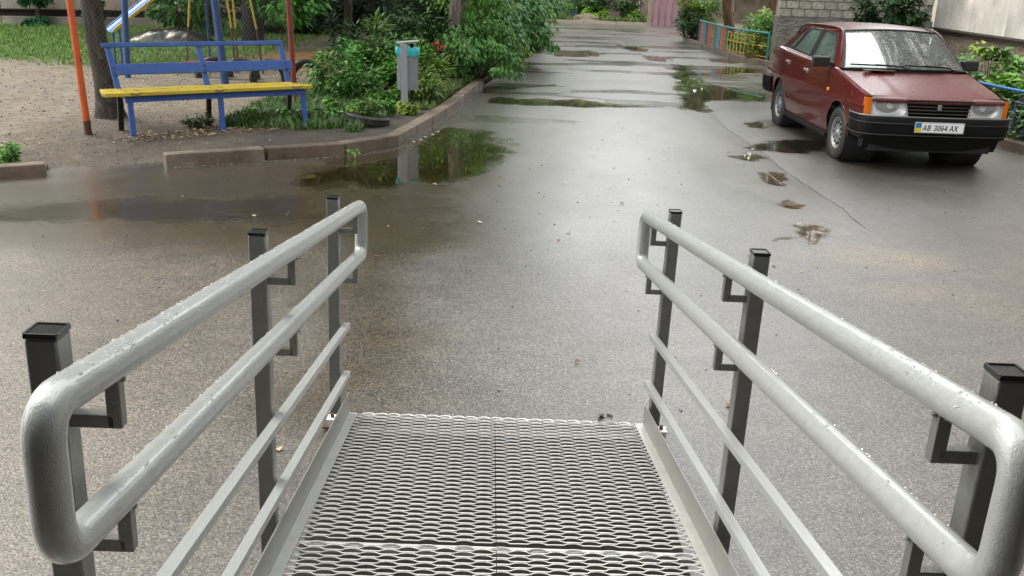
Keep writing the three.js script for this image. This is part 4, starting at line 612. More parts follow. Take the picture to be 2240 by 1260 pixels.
// ---------------------------------------------------------------- walls, gate and painted panel around the yard
{
  const A = [-20, -23.9], B = [-7.6, -28.4], dx = B[0] - A[0], dz = B[1] - A[1], L = Math.hypot(dx, dz), turn = Math.atan2(-dz, dx);
  const t = thing('garage_wall', 'long stained plaster wall with a dark gap above its plinth at the back of the lawn', 'wall', [A[0], 0, A[1]], turn);
  const plaster = [std(0.5, 0.46, 0.39, 0.85, { map: concreteTex, bumpMap: grainBump, bumpScale: 0.01 }), std(0.55, 0.47, 0.38, 0.85, { map: concreteTex, bumpMap: grainBump, bumpScale: 0.01 }), std(0.42, 0.40, 0.35, 0.85, { map: concreteTex, bumpMap: grainBump, bumpScale: 0.01 })];
  const uvm = (g) => { const q = g.attributes.position, u = g.attributes.uv; for (let i = 0; i < q.count; i++) u.setXY(i, (q.getX(i) + q.getZ(i)) * 0.4, q.getY(i) * 0.4); return g; };
  for (let k = 0; k < 6; k++) { const w = L / 6; mesh('plinth_block', uvm(box(w - 0.02, 0.42, 0.3, (k + 0.5) * w, 0.11, 0.1 + 0.01 * (k % 2), 0, 0.01)), plaster[(k + 2) % 3], t); mesh('wall_panel', uvm(box(w - 0.02, 2.3, 0.25, (k + 0.5) * w, 1.65, -0.06 + 0.012 * (k % 2), 0, 0.008)), plaster[k % 3], t); }
  mesh('recess', box(L, 0.2, 0.15, L / 2, 0.41, -0.15), std(0.03, 0.022, 0.016, 0.9), t); mesh('timber_beam', bar([0, 0.5, 0.06], [L, 0.5, 0.06], 0.03, 0.05), std(0.05, 0.035, 0.022, 0.8, { map: woodTex }), t);
  mesh('roof', box(L + 0.4, 0.12, 1.2, L / 2, 2.87, -0.3), std(0.12, 0.1, 0.09, 0.7), t);
}
{
  const t = thing('yard_wall', 'dark concrete wall in deep shade behind the yard shrubs', 'wall', [-7.4, 0, -28.5]);
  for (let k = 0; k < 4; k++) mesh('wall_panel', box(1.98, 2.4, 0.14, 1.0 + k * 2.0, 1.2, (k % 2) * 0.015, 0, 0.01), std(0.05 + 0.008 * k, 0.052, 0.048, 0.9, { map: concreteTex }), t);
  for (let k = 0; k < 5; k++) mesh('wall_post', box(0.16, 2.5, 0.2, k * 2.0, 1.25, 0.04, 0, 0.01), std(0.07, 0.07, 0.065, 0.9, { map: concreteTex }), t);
}
{ // black sheet over the sandbox
  const t = thing('black_tarp', 'crumpled black plastic sheet covering a heap on the lawn below the slide', 'tarpaulin', [-8.0, yardH(-8, -22.4), -22.4]);
  mesh('sheet', grid(46, 22, (a, b) => { const x = (a - 0.5) * 2.1, z = (b - 0.5) * 1.0, e = Math.max(0, 1 - Math.pow(Math.abs(a * 2 - 1), 3)) * Math.max(0, 1 - Math.pow(Math.abs(b * 2 - 1), 2.4)); return [x, -0.02 + e * (0.24 + 0.1 * fbm(x * 3, z * 3, 4, 3)) + 0.05 * e * fbm(x * 11, z * 11, 7, 2), z]; }, true), std(0.012, 0.013, 0.014, 0.28), t);
}
{
  const t = thing('gate', 'mauve sheet-metal gate leaf with a pale post at the end of the road', 'gate', [5.5, 0, -38.0]);
  const m1 = std(0.42, 0.25, 0.31, 0.6, { map: concreteTex }), m2 = std(0.46, 0.28, 0.34, 0.6, { map: concreteTex });
  for (let k = 0; k < 4; k++) mesh('sheet_panel', box(0.245, 2.1, 0.03, -0.36 + k * 0.25, 1.08, (k % 2) * 0.012, 0, 0.006), k % 2 ? m1 : m2, t);
  mesh('gate_post', box(0.14, 2.3, 0.14, -0.58, 1.1, 0, 0, 0.01), std(0.42, 0.36, 0.27, 0.8, { map: concreteTex }), t); mesh('gate_post', box(0.14, 2.3, 0.14, 0.76, 1.1, 0, 0, 0.01), std(0.34, 0.24, 0.18, 0.8, { map: concreteTex }), t);
}
{
  const t = thing('boundary_wall', 'low tan wall behind the shrubs at the end of the road', 'wall', [0, 0, -42.2]);
  const m = std(0.30, 0.25, 0.19, 0.85, { map: concreteTex }); for (let k = 0; k < 10; k++) mesh('wall_panel', box(1.96, 2.0, 0.15, -6 + k * 2, 1.0, (k % 2) * 0.012, 0, 0.01), m, t);
  const p = thing('painted_panel', 'painted panel with a red rounded shape on teal at the end of the road', 'panel', [1.78, 0, -41.9]);
  mesh('board', box(1.1, 1.1, 0.03, 0, 0.62, 0, 0, 0.004), std(0.10, 0.20, 0.24, 0.7, { map: paintTex }), p);
  const sh = new THREE.Shape(); sh.moveTo(0, -0.2); sh.bezierCurveTo(-0.26, -0.02, -0.24, 0.18, -0.1, 0.17); sh.bezierCurveTo(-0.03, 0.17, 0, 0.1, 0, 0.08); sh.bezierCurveTo(0, 0.1, 0.03, 0.17, 0.1, 0.17); sh.bezierCurveTo(0.24, 0.18, 0.26, -0.02, 0, -0.2);
  const hg = new THREE.ExtrudeGeometry(sh, { depth: 0.008, bevelEnabled: false, curveSegments: 12 }); const hb = hg.clone(); hb.scale(1.25, 1.25, 1); hb.translate(0.12, 0.93, 0.016); hg.translate(0.12, 0.93, 0.026);
  mesh('pale_border', hb, std(0.6, 0.55, 0.5, 0.6), p); mesh('red_shape', hg, std(0.5, 0.06, 0.05, 0.6), p);
  const tri = new THREE.Shape(); tri.moveTo(-0.3, 0.2); tri.lineTo(-0.12, 0.2); tri.lineTo(-0.21, 0.5); const tg = new THREE.ExtrudeGeometry(tri, { depth: 0.008, bevelEnabled: false }); tg.translate(0, 0.05, 0.017); mesh('pale_triangle', tg, std(0.5, 0.62, 0.66, 0.6), p);
}

// ---------------------------------------------------------------- coloured fence on the right and the blue-topped one beside the car
{
  const t = thing('coloured_fence', 'low fence of orange, teal and blue boards and yellow frames beside the right kerb', 'fence');
  const P = [[5.10, -28.2], [5.12, -26.4], [5.18, -25.2], [5.28, -24.35], [5.48, -23.4], [5.74, -22.75]], c = new THREE.CatmullRomCurve3(P.map(([x, z]) => V(x, 0, z)));
  const teal = std(0.02, 0.22, 0.24, 0.45, { map: paintTex }), or = std(0.50, 0.11, 0.03, 0.5, { map: paintTex }), nv = std(0.05, 0.05, 0.16, 0.5, { map: paintTex }), ye = std(0.55, 0.45, 0.04, 0.5, { map: paintTex }), br = std(0.32, 0.16, 0.03, 0.5, { map: paintTex }), lb = std(0.10, 0.25, 0.40, 0.5, { map: paintTex });
  const rail = (y, m, r) => mesh('rail', new THREE.TubeGeometry(new THREE.CatmullRomCurve3(c.getSpacedPoints(24).map((p) => V(p.x, y, p.z))), 48, r, 8), m, t);
  rail(0.72, teal, 0.024); rail(0.18, br, 0.014);
  const at = (u) => { const p = c.getPointAt(u), d = c.getTangentAt(u); return [p.x, p.z, Math.atan2(-d.z, d.x)]; };
  const slat = (u, w, m, h0 = 0.14, h1 = 0.69) => { const [x, z, a] = at(u); mesh('board', box(w, h1 - h0, 0.02, x, (h0 + h1) / 2, z, a, 0.004), m, t); };
  [[0.03, nv, 0.13], [0.085, or, 0.2], [0.15, teal, 0.2], [0.205, nv, 0.1], [0.255, or, 0.14], [0.315, br, 0.1], [0.37, br, 0.1], [0.435, teal, 0.16], [0.475, lb, 0.14], [0.53, or, 0.14], [0.575, br, 0.09]].forEach(([u, m, w]) => slat(u, w * 1.7, m));
  for (const u of [0.64, 0.72, 0.80, 0.88]) { const [x, z, a] = at(u), dx = Math.cos(a) * 0.11, dz = -Math.sin(a) * 0.11; mesh('yellow_frame', [rod([x - dx, 0.1, z - dz], [x - dx, 0.62, z - dz], 0.012, 0.012, 6), rod([x + dx, 0.1, z + dz], [x + dx, 0.62, z + dz], 0.012, 0.012, 6), rod([x - dx, 0.62, z - dz], [x + dx, 0.62, z + dz], 0.012, 0.012, 6), rod([x - dx, 0.16, z - dz], [x + dx, 0.16, z + dz], 0.010, 0.010, 6)], ye, t); }
  for (const u of [0, 0.235, 0.405, 0.61, 1]) { const [x, z] = at(u); mesh('post', rod([x, -0.1, z], [x, 0.76, z], 0.022, 0.022, 8), u < 0.3 ? nv : teal, t); }
  rail(0.42, ye, 0.009);
}
{
  const t = thing('bed_fence', 'low metal fence with a bright blue top rail beside the front of the car', 'fence'); const bl = std(0.02, 0.16, 0.48, 0.4, { map: paintTex }), vi = std(0.09, 0.08, 0.20, 0.5, { map: paintTex });
  const P = [[6.12, -14.2], [6.16, -12.9], [6.28, -11.9], [6.62, -10.6], [7.0, -9.3]], c = new THREE.CatmullRomCurve3(P.map(([x, z]) => V(x, 0, z)));
  mesh('rail', new THREE.TubeGeometry(new THREE.CatmullRomCurve3(c.getSpacedPoints(16).map((p) => V(p.x, 0.70, p.z))), 30, 0.021, 8), bl, t);
  for (const u of [0.16, 0.30, 0.44, 0.58, 0.72, 0.86]) { const p = c.getPointAt(u), d = c.getTangentAt(u).multiplyScalar(0.12); mesh('frame', [rod([p.x - d.x, 0.05, p.z - d.z], [p.x - d.x, 0.56, p.z - d.z], 0.015, 0.015, 6), rod([p.x + d.x, 0.05, p.z + d.z], [p.x + d.x, 0.56, p.z + d.z], 0.015, 0.015, 6), rod([p.x - d.x, 0.56, p.z - d.z], [p.x + d.x, 0.56, p.z + d.z], 0.015, 0.015, 6), rod([p.x, 0.56, p.z], [p.x, 0.7, p.z], 0.012, 0.012, 6)], vi, t); }
  for (const u of [0, 0.5, 1]) { const p = c.getPointAt(u); mesh('post', rod([p.x, -0.1, p.z], [p.x, 0.71, p.z], 0.02, 0.02, 8), vi, t); }
}

// ---------------------------------------------------------------- brick wall and apartment block
{
  const t = thing('brick_wall', 'pale grey brick wall with a rough plastered foot behind the car', 'wall', [5.8, 0, -22.5]);
  const mats = [0, 1, 2, 3].map((k) => std(0.58 + 0.05 * k, 0.57 + 0.048 * k, 0.51 + 0.045 * k, 0.8, { map: concreteTex, bumpMap: grainBump, bumpScale: 0.006 }));
  const W = 3.46, bw = 0.288, bh = 0.172, y1 = 1.12, r = rngOf(140), g0 = new RoundedBoxGeometry(bw - 0.014, bh - 0.014, 0.12, 1, 0.006), gh = new RoundedBoxGeometry(bw / 2 - 0.014, bh - 0.014, 0.12, 1, 0.006);
  const foot = mesh('plastered_foot', box(W + 0.03, y1 + 0.1, 0.36, W / 2, y1 / 2 - 0.05, 0, 0, 0.012), std(0.36, 0.335, 0.30, 0.9, { map: grain, bumpMap: grainBump, bumpScale: 0.03 }), t);
  mesh('core', box(W - 0.02, 2.5, 0.26, W / 2, y1 + 1.25, -0.03), std(0.20, 0.19, 0.17, 0.95), t);
  for (let j = 0; j < 12; j++) for (let i = 0; i < 13; i++) { const half = j & 1, x = i * bw + (half ? 0 : bw / 2); if (half && i === 0) { const m = mesh('brick', gh, mats[Math.floor(r() * 4)], t); m.position.set(bw / 4, y1 + (j + 0.5) * bh, 0.085); continue; } if (x + bw / 2 > W + 0.01) continue; const m = mesh('brick', g0, mats[Math.floor(r() * 4)], t); m.position.set(x, y1 + (j + 0.5) * bh, 0.085 + 0.008 * (r() - 0.5)); }
  mesh('downpipe', tube([[2.95, 2.8, 0.2], [2.95, 1.3, 0.2], [2.88, 1.02, 0.21], [2.5, 0.98, 0.21], [2.1, 1.03, 0.21]], 0.035, 24, 8), std(0.03, 0.035, 0.03, 0.6), t);
}
{
  const t = thing('apartment_building', 'apartment block with a white panel facade above a pebble-dashed plinth', 'building', [9.28, 0, -22.3]);
  const white = std(0.86, 0.86, 0.85, 0.75, { map: concreteTex }), peb = std(0.55, 0.46, 0.36, 0.9, { map: speck, bumpMap: speckBump, bumpScale: 0.02 }), upper = std(0.42, 0.415, 0.40, 0.8, { map: concreteTex }), dark = std(0.05, 0.045, 0.04, 0.8);
  const uvm = (g, s) => { const q = g.attributes.position, u = g.attributes.uv; for (let i = 0; i < q.count; i++) u.setXY(i, q.getZ(i) * s + q.getX(i) * s, q.getY(i) * s); return g; };
  mesh('plinth', uvm(box(0.5, 1.15, 27, 0.3, 0.38, 13.4, 0, 0.01), 0.5), peb, t);
  mesh('vent', box(0.03, 0.16, 0.2, 0.045, 0.62, 2.6, 0, 0.004), dark, t);
  mesh('drip_edge', box(0.3, 0.035, 27, 0.1, 0.985, 13.4), dark, t);
  for (let k = 0; k < 5; k++) mesh('wall_panel', uvm(box(0.4, 2.9, 5.36, 0.2, 2.455, 2.7 + k * 5.38, 0, 0.006), 0.3), white, t);
  for (let f = 0; f < 4; f++) for (let k = 0; k < 5; k++) { const z0 = 2.7 + k * 5.38, y = 3.92 + f * 2.9; mesh('wall_panel', uvm(box(0.4, 2.87, 5.36, 0.2, y + 1.45, z0, 0, 0.006), 0.3), upper, t); for (const dz of [-1.3, 1.3]) { const w = mesh('window', box(0.06, 1.45, 1.5, -0.01, y + 1.6, z0 + dz, 0, 0.01), white, t); mesh('pane', box(0.02, 1.25, 1.3, -0.035, y + 1.6, z0 + dz), std(0.03, 0.035, 0.04, 0.05), w); } }
  mesh('roof', box(14, 0.3, 28, 6.8, 15.6, 13.4), dark, t);
  // unseen wing behind the entrance from which the ramp leads down; blocks sky
  const wing = []; for (let k = 0; k < 5; k++) wing.push(uvm(box(5.3, 9.4, 0.4, -2.7 - k * 5.32, 4.5, 24.2, 0, 0.006), 0.3)); wing.forEach((g) => mesh('entrance_wall', g, tiled(std(0.2, 0.195, 0.18, 0.85, { map: concreteTex }), 0.3), t));
  mesh('added_canopy', box(5.4, 0.16, 2.7, -9.28, 2.95, 22.75, 0, 0.01), dark, t);  // unseen canopy, added to darken surfaces that face the entrance
  mesh('added_dark_door', box(3.4, 2.4, 0.06, -9.28, 1.6, 23.97, 0, 0.01), std(0.03, 0.028, 0.025, 0.6), t); for (const dx of [-2.2, 2.2]) mesh('added_dark_screen', box(0.2, 3.0, 1.4, -9.28 + dx, 1.45, 23.3, 0, 0.01), dark, t);  // unseen near-black door and side screens, added to dim the rails facing them
}
{ const m = struct('ground', box(1.34, 0.03, 2.75, -0.02, -0.008, -2.36, 0.024), std(0.012, 0.010, 0.008, 0.95, { map: grain })); struct('porch', box(2.4, 0.5, 2.6, 0, 0.215, 0.36, 0, 0.02), std(0.25, 0.24, 0.22, 0.7, { map: concreteTex })); }  // near-black slab under the ramp: shade below the mesh put into its colour

// ---------------------------------------------------------------- the parked saloon (local: x to its left, y up, z forward from the front axle)
{
  const car = thing('parked_car', 'dark red saloon car wet with rain parked on the asphalt by the right bed', 'car', [4.4036, 0, -10.8903], 0.0114);
  const dropsMap = dropBump.clone(); dropsMap.repeat.set(1, 1); dropsMap.needsUpdate = true;
  const beads = dropBump.clone(); beads.repeat.set(0.42, 0.42); beads.needsUpdate = true;
  const paint = new THREE.MeshPhysicalMaterial({ color: lin(0.074, 0.0026, 0.0034), roughness: 0.5, clearcoat: 1, clearcoatRoughness: 0.05, specularIntensity: 0.4 });
  const paintWet = new THREE.MeshPhysicalMaterial({ color: lin(0.092, 0.004, 0.0055), roughness: 0.5, clearcoat: 1, clearcoatRoughness: 0.26, specularIntensity: 0.5, bumpMap: beads, bumpScale: 0.009 });
  const black = std(0.008, 0.008, 0.009, 0.6, { specularIntensity: 0.4 }), trim = std(0.016, 0.016, 0.017, 0.35), rubberTrim = std(0.010, 0.010, 0.011, 0.6), chrome = std(0.62, 0.62, 0.62, 0.15, { metalness: 1 }), inner = std(0.02, 0.02, 0.022, 0.8), seatM = std(0.05, 0.05, 0.055, 0.9);
  const streak = tex([256, 512], (x, y) => { const v = fbm(x * 26, y * 2.2, 201, 3), d = vnoise(x * 90, y * 150, 205, 90), e = vnoise(x * 40, y * 60, 207); const t = clamp(0.985 - 0.6 * Math.max(0, v - 0.5) - (d > 0.7 ? 0.16 : 0) - (e > 0.8 ? 0.08 : 0)); return [t, t, t]; }, false);
  const glass = new THREE.MeshPhysicalMaterial({ color: lin(0.42, 0.60, 0.54), roughness: 0.08, transmission: 0.9, transmissionMap: streak, thickness: 0, ior: 1.55, bumpMap: dropsMap, bumpScale: 0.0012 });
  const kf = (tab, u) => { let i = 0; while (i < tab.length - 2 && u < tab[i + 1][0]) i++; const [a, A] = tab[i], [b, B] = tab[i + 1]; return lerp(A, B, clamp((u - a) / (b - a))); };
  // stations run from nose (+) to tail (-)
  const HALF = [[0.82, 0.745], [0.70, 0.775], [0.4, 0.795], [-0.5, 0.81], [-1.5, 0.815], [-2.5, 0.805], [-3.0, 0.78], [-3.36, 0.745]];
  const BELT = [[0.80, 0.79], [0.4, 0.855], [0, 0.925], [-0.33, 0.985], [-1.4, 1.005], [-2.6, 1.035], [-2.9, 1.04], [-3.2, 1.02], [-3.36, 0.985]];
  const half = (u) => kf(HALF, u), belt = (u) => kf(BELT, u);
  const prof = (u, y) => { const b = half(u), t = belt(u); const P = [[0.2, -0.06], [0.30, -0.035], [0.42, -0.008], [0.60, 0], [0.69, 0.002], [0.705, -0.010], [t - 0.06, -0.034], [t - 0.02, -0.052], [t, -0.075]]; let i = 0; while (i < P.length - 2 && y > P[i + 1][0]) i++; return b + lerp(P[i][1], P[i + 1][1], clamp((y - P[i][0]) / (P[i + 1][0] - P[i][0]))); };
  const AX = -2.46, WR = 0.2925, WY = 0.2925, AR = 0.345, AY = 0.31;
  const bottom = (u) => { let b = u > 0.3 ? 0.45 : u < -2.8 ? 0.42 : 0.235; for (const c of [0, AX]) { const d = u - c; if (Math.abs(d) < AR) b = Math.max(b, AY + Math.sqrt(AR * AR - d * d)); } return b; };
  const rowsOf = (u) => { const b = bottom(u), t = belt(u), L = [0.28, 0.35, 0.42, 0.5, 0.6, 0.685, 0.69, 0.705, 0.71].map((v) => clamp(v, b, t - 0.07)); return [b, ...L, t - 0.06, t - 0.035, t - 0.02, t - 0.008, t]; };
  const cols = (u0, u1) => { const s = new Set(); for (let i = 0; i <= 40; i++) s.add(lerp(u0, u1, i / 40)); for (const c of [0, AX]) for (let a = 0; a <= 36; a++) { const u = c + AR * Math.cos(a / 36 * Math.PI) * 0.99999; if (u < Math.max(u0, u1) && u > Math.min(u0, u1)) s.add(u); } for (const c of [0, AX]) for (const e of [-AR, AR]) for (const d of [-0.0005, 0.0005]) { const u = c + e + d; if (u < Math.max(u0, u1) && u > Math.min(u0, u1)) s.add(u); } return [...s].sort((a, b) => b - a); };
  const panel = (sd, u0, u1) => { const C = cols(u0, u1), pos = [], uv = [], idx = [], n = rowsOf(0).length; C.forEach((u) => rowsOf(u).forEach((y) => { pos.push(sd * prof(u, y), y, u); uv.push(u * 2, y * 2); })); for (let i = 0; i < C.length - 1; i++) for (let j = 0; j < n - 1; j++) { const a = i * n + j, b = a + n; sd > 0 ? idx.push(a, b, a + 1, b, b + 1, a + 1) : idx.push(a, a + 1, b, b, a + 1, b + 1); } return build(pos, idx, uv); };
  // side panels
  const seams = [0.715, -0.50, -1.47, -2.33, -3.36], gap = 0.004;
  const doorHandle = (sd, u, y, parent) => { const v = prof(u, y); mesh('handle', [box(0.02, 0.028, 0.15, sd * (v + 0.012), y, u, 0, 0.006), box(0.02, 0.05, 0.03, sd * (v + 0.008), y - 0.01, u + 0.06, 0, 0.005)], std(0.55, 0.50, 0.48, 0.25, { metalness: 0.7 }), parent); };
  const bodyParts = [];
  for (const sd of [-1, 1]) {
    bodyParts.push(panel(sd, seams[0], seams[1] + gap), panel(sd, seams[3] - gap, seams[4]));
    const d1 = mesh('door', panel(sd, seams[1] - gap, seams[2] + gap), paint, car), d2 = mesh('door', panel(sd, seams[2] - gap, seams[3] + gap), paint, car);
    doorHandle(sd, -1.34, 0.865, d1); doorHandle(sd, -2.20, 0.89, d2);
    mesh('side_repeater', box(0.02, 0.035, 0.05, sd * (prof(-0.42, 0.735) + 0.006), 0.735, -0.40, 0, 0.008), std(0.75, 0.32, 0.02, 0.25), car);
    mesh('sill', [bar([sd * 0.752, 0.215, -0.33], [sd * 0.752, 0.215, -2.12], 0.05, 0.09, 0.01)], black, car);
    // wheel arch lips and wells
    for (const c of [0, AX]) {
      const lip = []; for (let a = 0; a <= 20; a++) { const q = a / 20 * Math.PI; const u = c + (AR + 0.004) * Math.cos(q), y = AY + (AR + 0.004) * Math.sin(q); lip.push([sd * (prof(u, y) - 0.004), y, u]); } bodyParts.push(tube(lip, 0.009, 40, 6));
      const well = new THREE.CylinderGeometry(AR + 0.02, AR + 0.02, 0.34, 28, 1, true, -Math.PI / 2, Math.PI); well.rotateX(Math.PI / 2); well.rotateY(Math.PI / 2); well.translate(sd * 0.60, AY, c);
      mesh('wheel_well', [well], inner, car);
    }
    mesh('mud_flap', box(0.2, 0.26, 0.012, sd * 0.66, 0.27, -0.40, 0, 0.004), rubberTrim, car); mesh('mud_flap', box(0.2, 0.24, 0.012, sd * 0.66, 0.27, AX - 0.42, 0, 0.004), rubberTrim, car);
  }
  // bonnet, cowl, deck, roof
  const cowlU = (x) => -0.30 + 0.17 * (1 - (x / 0.72) ** 2), frontU = (x) => 0.80 - 0.055 * Math.pow(Math.abs(x) / 0.72, 2.2);
  const hoodY = (x, u, edge) => { const t = belt(u), k = 1 - Math.pow(Math.abs(x) / edge, 2.4); return t - 0.004 + 0.028 * k * smooth(0.85, 0.2, u) + 0.006 * k; };
  const bonnet = grid(40, 30, (a, b) => { const u0 = lerp(0.80, -0.2, b), w = prof(u0, belt(u0)) - 0.006, x = (a * 2 - 1) * w, u = lerp(frontU(x), cowlU(x) + 0.05, b); const crease = 0.006 * smooth(0.1, 0.02, Math.abs(Math.abs(x) - 0.46)) * smooth(0.05, 0.3, b); return [x, hoodY(x, u, w) + crease - 0.018 * Math.pow(1 - b, 10), u, x * 2, u * 2]; });
  const hood = mesh('bonnet', [bonnet, grid(40, 3, (a, b) => { const x = (a * 2 - 1) * 0.70, u = frontU(x); return [x, hoodY(x, u, 0.72) - 0.018 - 0.035 * b, u + 0.006 * Math.sin(b * 3.1), x * 2, b * 0.1]; }, true)], paintWet, car);
  mesh('cowl_vent', box(0.34, 0.006, 0.10, -0.36, 0.993, -0.09, 0, 0.002), paintWet, hood);
  mesh('cowl', grid(30, 5, (a, b) => { const x = (a * 2 - 1) * 0.71; return [x, 0.975 + 0.02 * (1 - (x / 0.72) ** 2) - 0.012 * Math.sin(b * Math.PI), lerp(cowlU(x) + 0.05, cowlU(x) - 0.03, b)]; }), black, car);
  const roofY = 1.385, RF = -0.86, RR = -2.26, re = 0.56, topU = (x) => RF + 0.07 * (1 - (x / re) ** 2), edgeY = (u) => roofY + 0.018 * Math.sin(clamp((RF - u) / (RF - RR)) * Math.PI) - 0.012 * smooth(-2.0, -2.26, u);
  const roof = mesh('roof', grid(28, 30, (a, b) => { const x = (a * 2 - 1) * re, u = lerp(topU(x), RR - 0.04 * (1 - (x / re) ** 2), b); return [x, edgeY(u) + 0.032 * (1 - Math.pow(Math.abs(x) / re, 2.6)) - 0.012 * Math.pow(1 - b, 6), u, x * 2, u * 2]; }), paintWet, car);
  for (const sd of [-1, 1]) mesh('drip_rail', tube([[sd * 0.70, 1.0, -0.37], [sd * 0.635, 1.2, -0.62], [sd * (re + 0.006), 1.378, -0.87], [sd * (re + 0.008), 1.402, -1.5], [sd * (re + 0.006), 1.382, -2.24]], 0.010, 40, 7), paint, roof);
  mesh('boot_lid', [grid(26, 14, (a, b) => { const u = lerp(-2.78, -3.36, b), w = prof(u, belt(u)) - 0.002, x = (a * 2 - 1) * w; return [x, belt(u) + 0.014 * (1 - Math.pow(Math.abs(x) / w, 2.5)), u, x * 2, u * 2]; }), grid(20, 6, (a, b) => { const w = prof(-3.36, belt(-3.36)), x = (a * 2 - 1) * w; return [x, lerp(belt(-3.36), 0.5, b), -3.36 - 0.02 * Math.sin(b * 3), x, b]; })], paintWet, car);
  // greenhouse sides: window openings cut in a frame
  const sideX = (u, y) => { const t = clamp((y - belt(u)) / (edgeY(u) - belt(u)), 0, 1); return lerp(prof(u, belt(u)) - 0.006, re, t); };
  const A0 = [-0.40, belt(-0.40)], A1 = [-0.88, 1.372], C1 = [-2.24, 1.378], C0 = [-2.80, 1.04];
  const poly = (pts) => { const s = new THREE.Shape(); pts.forEach(([u, y], i) => i ? s.lineTo(u, y) : s.moveTo(u, y)); s.closePath(); return s; };
  const W1 = [[-0.57, 1.012], [-0.94, 1.335], [-1.44, 1.352], [-1.385, 1.022]], W2 = [[-1.475, 1.025], [-1.525, 1.352], [-2.03, 1.345], [-2.26, 1.05]], W3 = [[-2.315, 1.052], [-2.10, 1.335], [-2.17, 1.325], [-2.555, 1.062]];
  const shrink = (P, k) => { const cx = P.reduce((s, q) => s + q[0], 0) / P.length, cy = P.reduce((s, q) => s + q[1], 0) / P.length; return P.map(([a, b]) => { const L = Math.hypot(a - cx, b - cy); return [cx + (a - cx) * (1 - k / L), cy + (b - cy) * (1 - k / L)]; }); };
  const onSide = (g, sd, out) => { const q = g.attributes.position; for (let i = 0; i < q.count; i++) { const u = q.getX(i), y = q.getY(i), d = q.getZ(i); q.setXYZ(i, sd * (sideX(u, y) + out + d), y, u); } g.computeVertexNormals(); return g; };
  const dense = (P, n = 8) => { const r = []; P.forEach((a, i) => { const b = P[(i + 1) % P.length]; for (let k = 0; k < n; k++) r.push([lerp(a[0], b[0], k / n), lerp(a[1], b[1], k / n)]); }); return r; };
  for (const sd of [-1, 1]) {
    const fr = poly(dense([A0, A1, [-1.2, 1.398], [-1.6, 1.402], [-2.0, 1.395], C1, C0])); for (const w of [W1, W2, W3]) { const h = new THREE.Path(); dense(w).forEach(([u, y], i) => i ? h.lineTo(u, y) : h.moveTo(u, y)); fr.holes.push(h); }
    bodyParts.push(onSide(new THREE.ExtrudeGeometry(fr, { depth: 0.02, bevelEnabled: false }), sd, -0.02));
    for (const w of [W1, W2, W3]) {
      const ring = poly(dense(w)); const h = new THREE.Path(); dense(shrink(w, w === W3 ? 0.03 : 0.035)).forEach(([u, y], i) => i ? h.lineTo(u, y) : h.moveTo(u, y)); ring.holes.push(h);
      const win = mesh('side_window', onSide(new THREE.ExtrudeGeometry(ring, { depth: 0.012, bevelEnabled: false }), sd, -0.008), rubberTrim, car);
      mesh('pane', onSide(new THREE.ShapeGeometry(poly(dense(shrink(w, 0.012)))), sd, -0.006), glass, win);
    }
    mesh('belt_strip', tube([-0.5, -0.9, -1.4, -1.9, -2.3, -2.6].map((u) => [sd * (sideX(u, belt(u)) + 0.006), belt(u) + 0.004, u]), 0.008, 30, 6), chrome, car);
    { const b = onSide(new THREE.ExtrudeGeometry(poly(dense([[-1.39, 1.02], [-1.445, 1.36], [-1.522, 1.36], [-1.472, 1.02]])), { depth: 0.004, bevelEnabled: false }), sd, 0.001); mesh('door_pillar', b, trim, car); }
    // mirrors
    const mz = -0.56, my = 1.035, mx = 0.875; const mm = mesh('mirror', [box(0.20, 0.12, 0.085, sd * mx, my, mz, sd * 0.15, 0.022), bar([sd * 0.72, my - 0.035, mz + 0.0], [sd * 0.82, my - 0.02, mz], 0.05, 0.05, 0.01)], trim, car); mesh('mirror_glass', box(0.17, 0.09, 0.004, sd * mx, my, mz - 0.045, sd * 0.15), chrome, mm);
  }
  // windscreen and rear window
  const ws = (a, b, out = 0) => { const s = a * 2 - 1, x0 = s * 0.695, x1 = s * 0.552; const u0 = cowlU(x0) - 0.015, u1 = topU(x1) + 0.01, y0 = 0.985 + 0.015 * (1 - s * s), y1 = 1.368 + 0.028 * (1 - s * s); return [lerp(x0, x1, b), lerp(y0, y1, b) + 0.022 * Math.sin(b * Math.PI) + out * 0.78, lerp(u0, u1, b) + 0.02 * Math.sin(b * Math.PI) + out * 0.62]; };
  const wsg = mesh('windscreen', grid(30, 20, (a, b) => { const p = ws(a, b); return [...p, p[0] * 1.1, b * 0.9]; }), new THREE.MeshPhysicalMaterial({ color: lin(0.84, 0.88, 0.87), roughness: 0.1, transmission: 0.97, transmissionMap: streak, thickness: 0, ior: 1.45, specularIntensity: 0.7, bumpMap: dropsMap, bumpScale: 0.0011 }), car);
  const ring = []; for (let i = 0; i <= 20; i++) ring.push(ws(i / 20, 0, 0.004)); for (let i = 1; i <= 12; i++) ring.push(ws(1, i / 12, 0.004)); for (let i = 1; i <= 20; i++) ring.push(ws(1 - i / 20, 1, 0.004)); for (let i = 1; i < 12; i++) ring.push(ws(0, 1 - i / 12, 0.004));
  mesh('windscreen_seal', new THREE.TubeGeometry(new THREE.CatmullRomCurve3(ring.map((p) => V(...p)), true), 160, 0.011, 6, true), rubberTrim, wsg);
  bodyParts.push(...[0, 1].map((s) => grid(4, 16, (a, b) => { const sd = s ? 1 : -1, p = ws(s, b, 0.002), u = lerp(A0[0], A1[0], b), y = lerp(A0[1], A1[1], b); return [lerp(p[0], sd * (sideX(u, y) + 0.002), a), lerp(p[1], y, a) + 0.006 * Math.sin(a * Math.PI), lerp(p[2], u, a) + 0.006 * Math.sin(a * Math.PI)]; })));
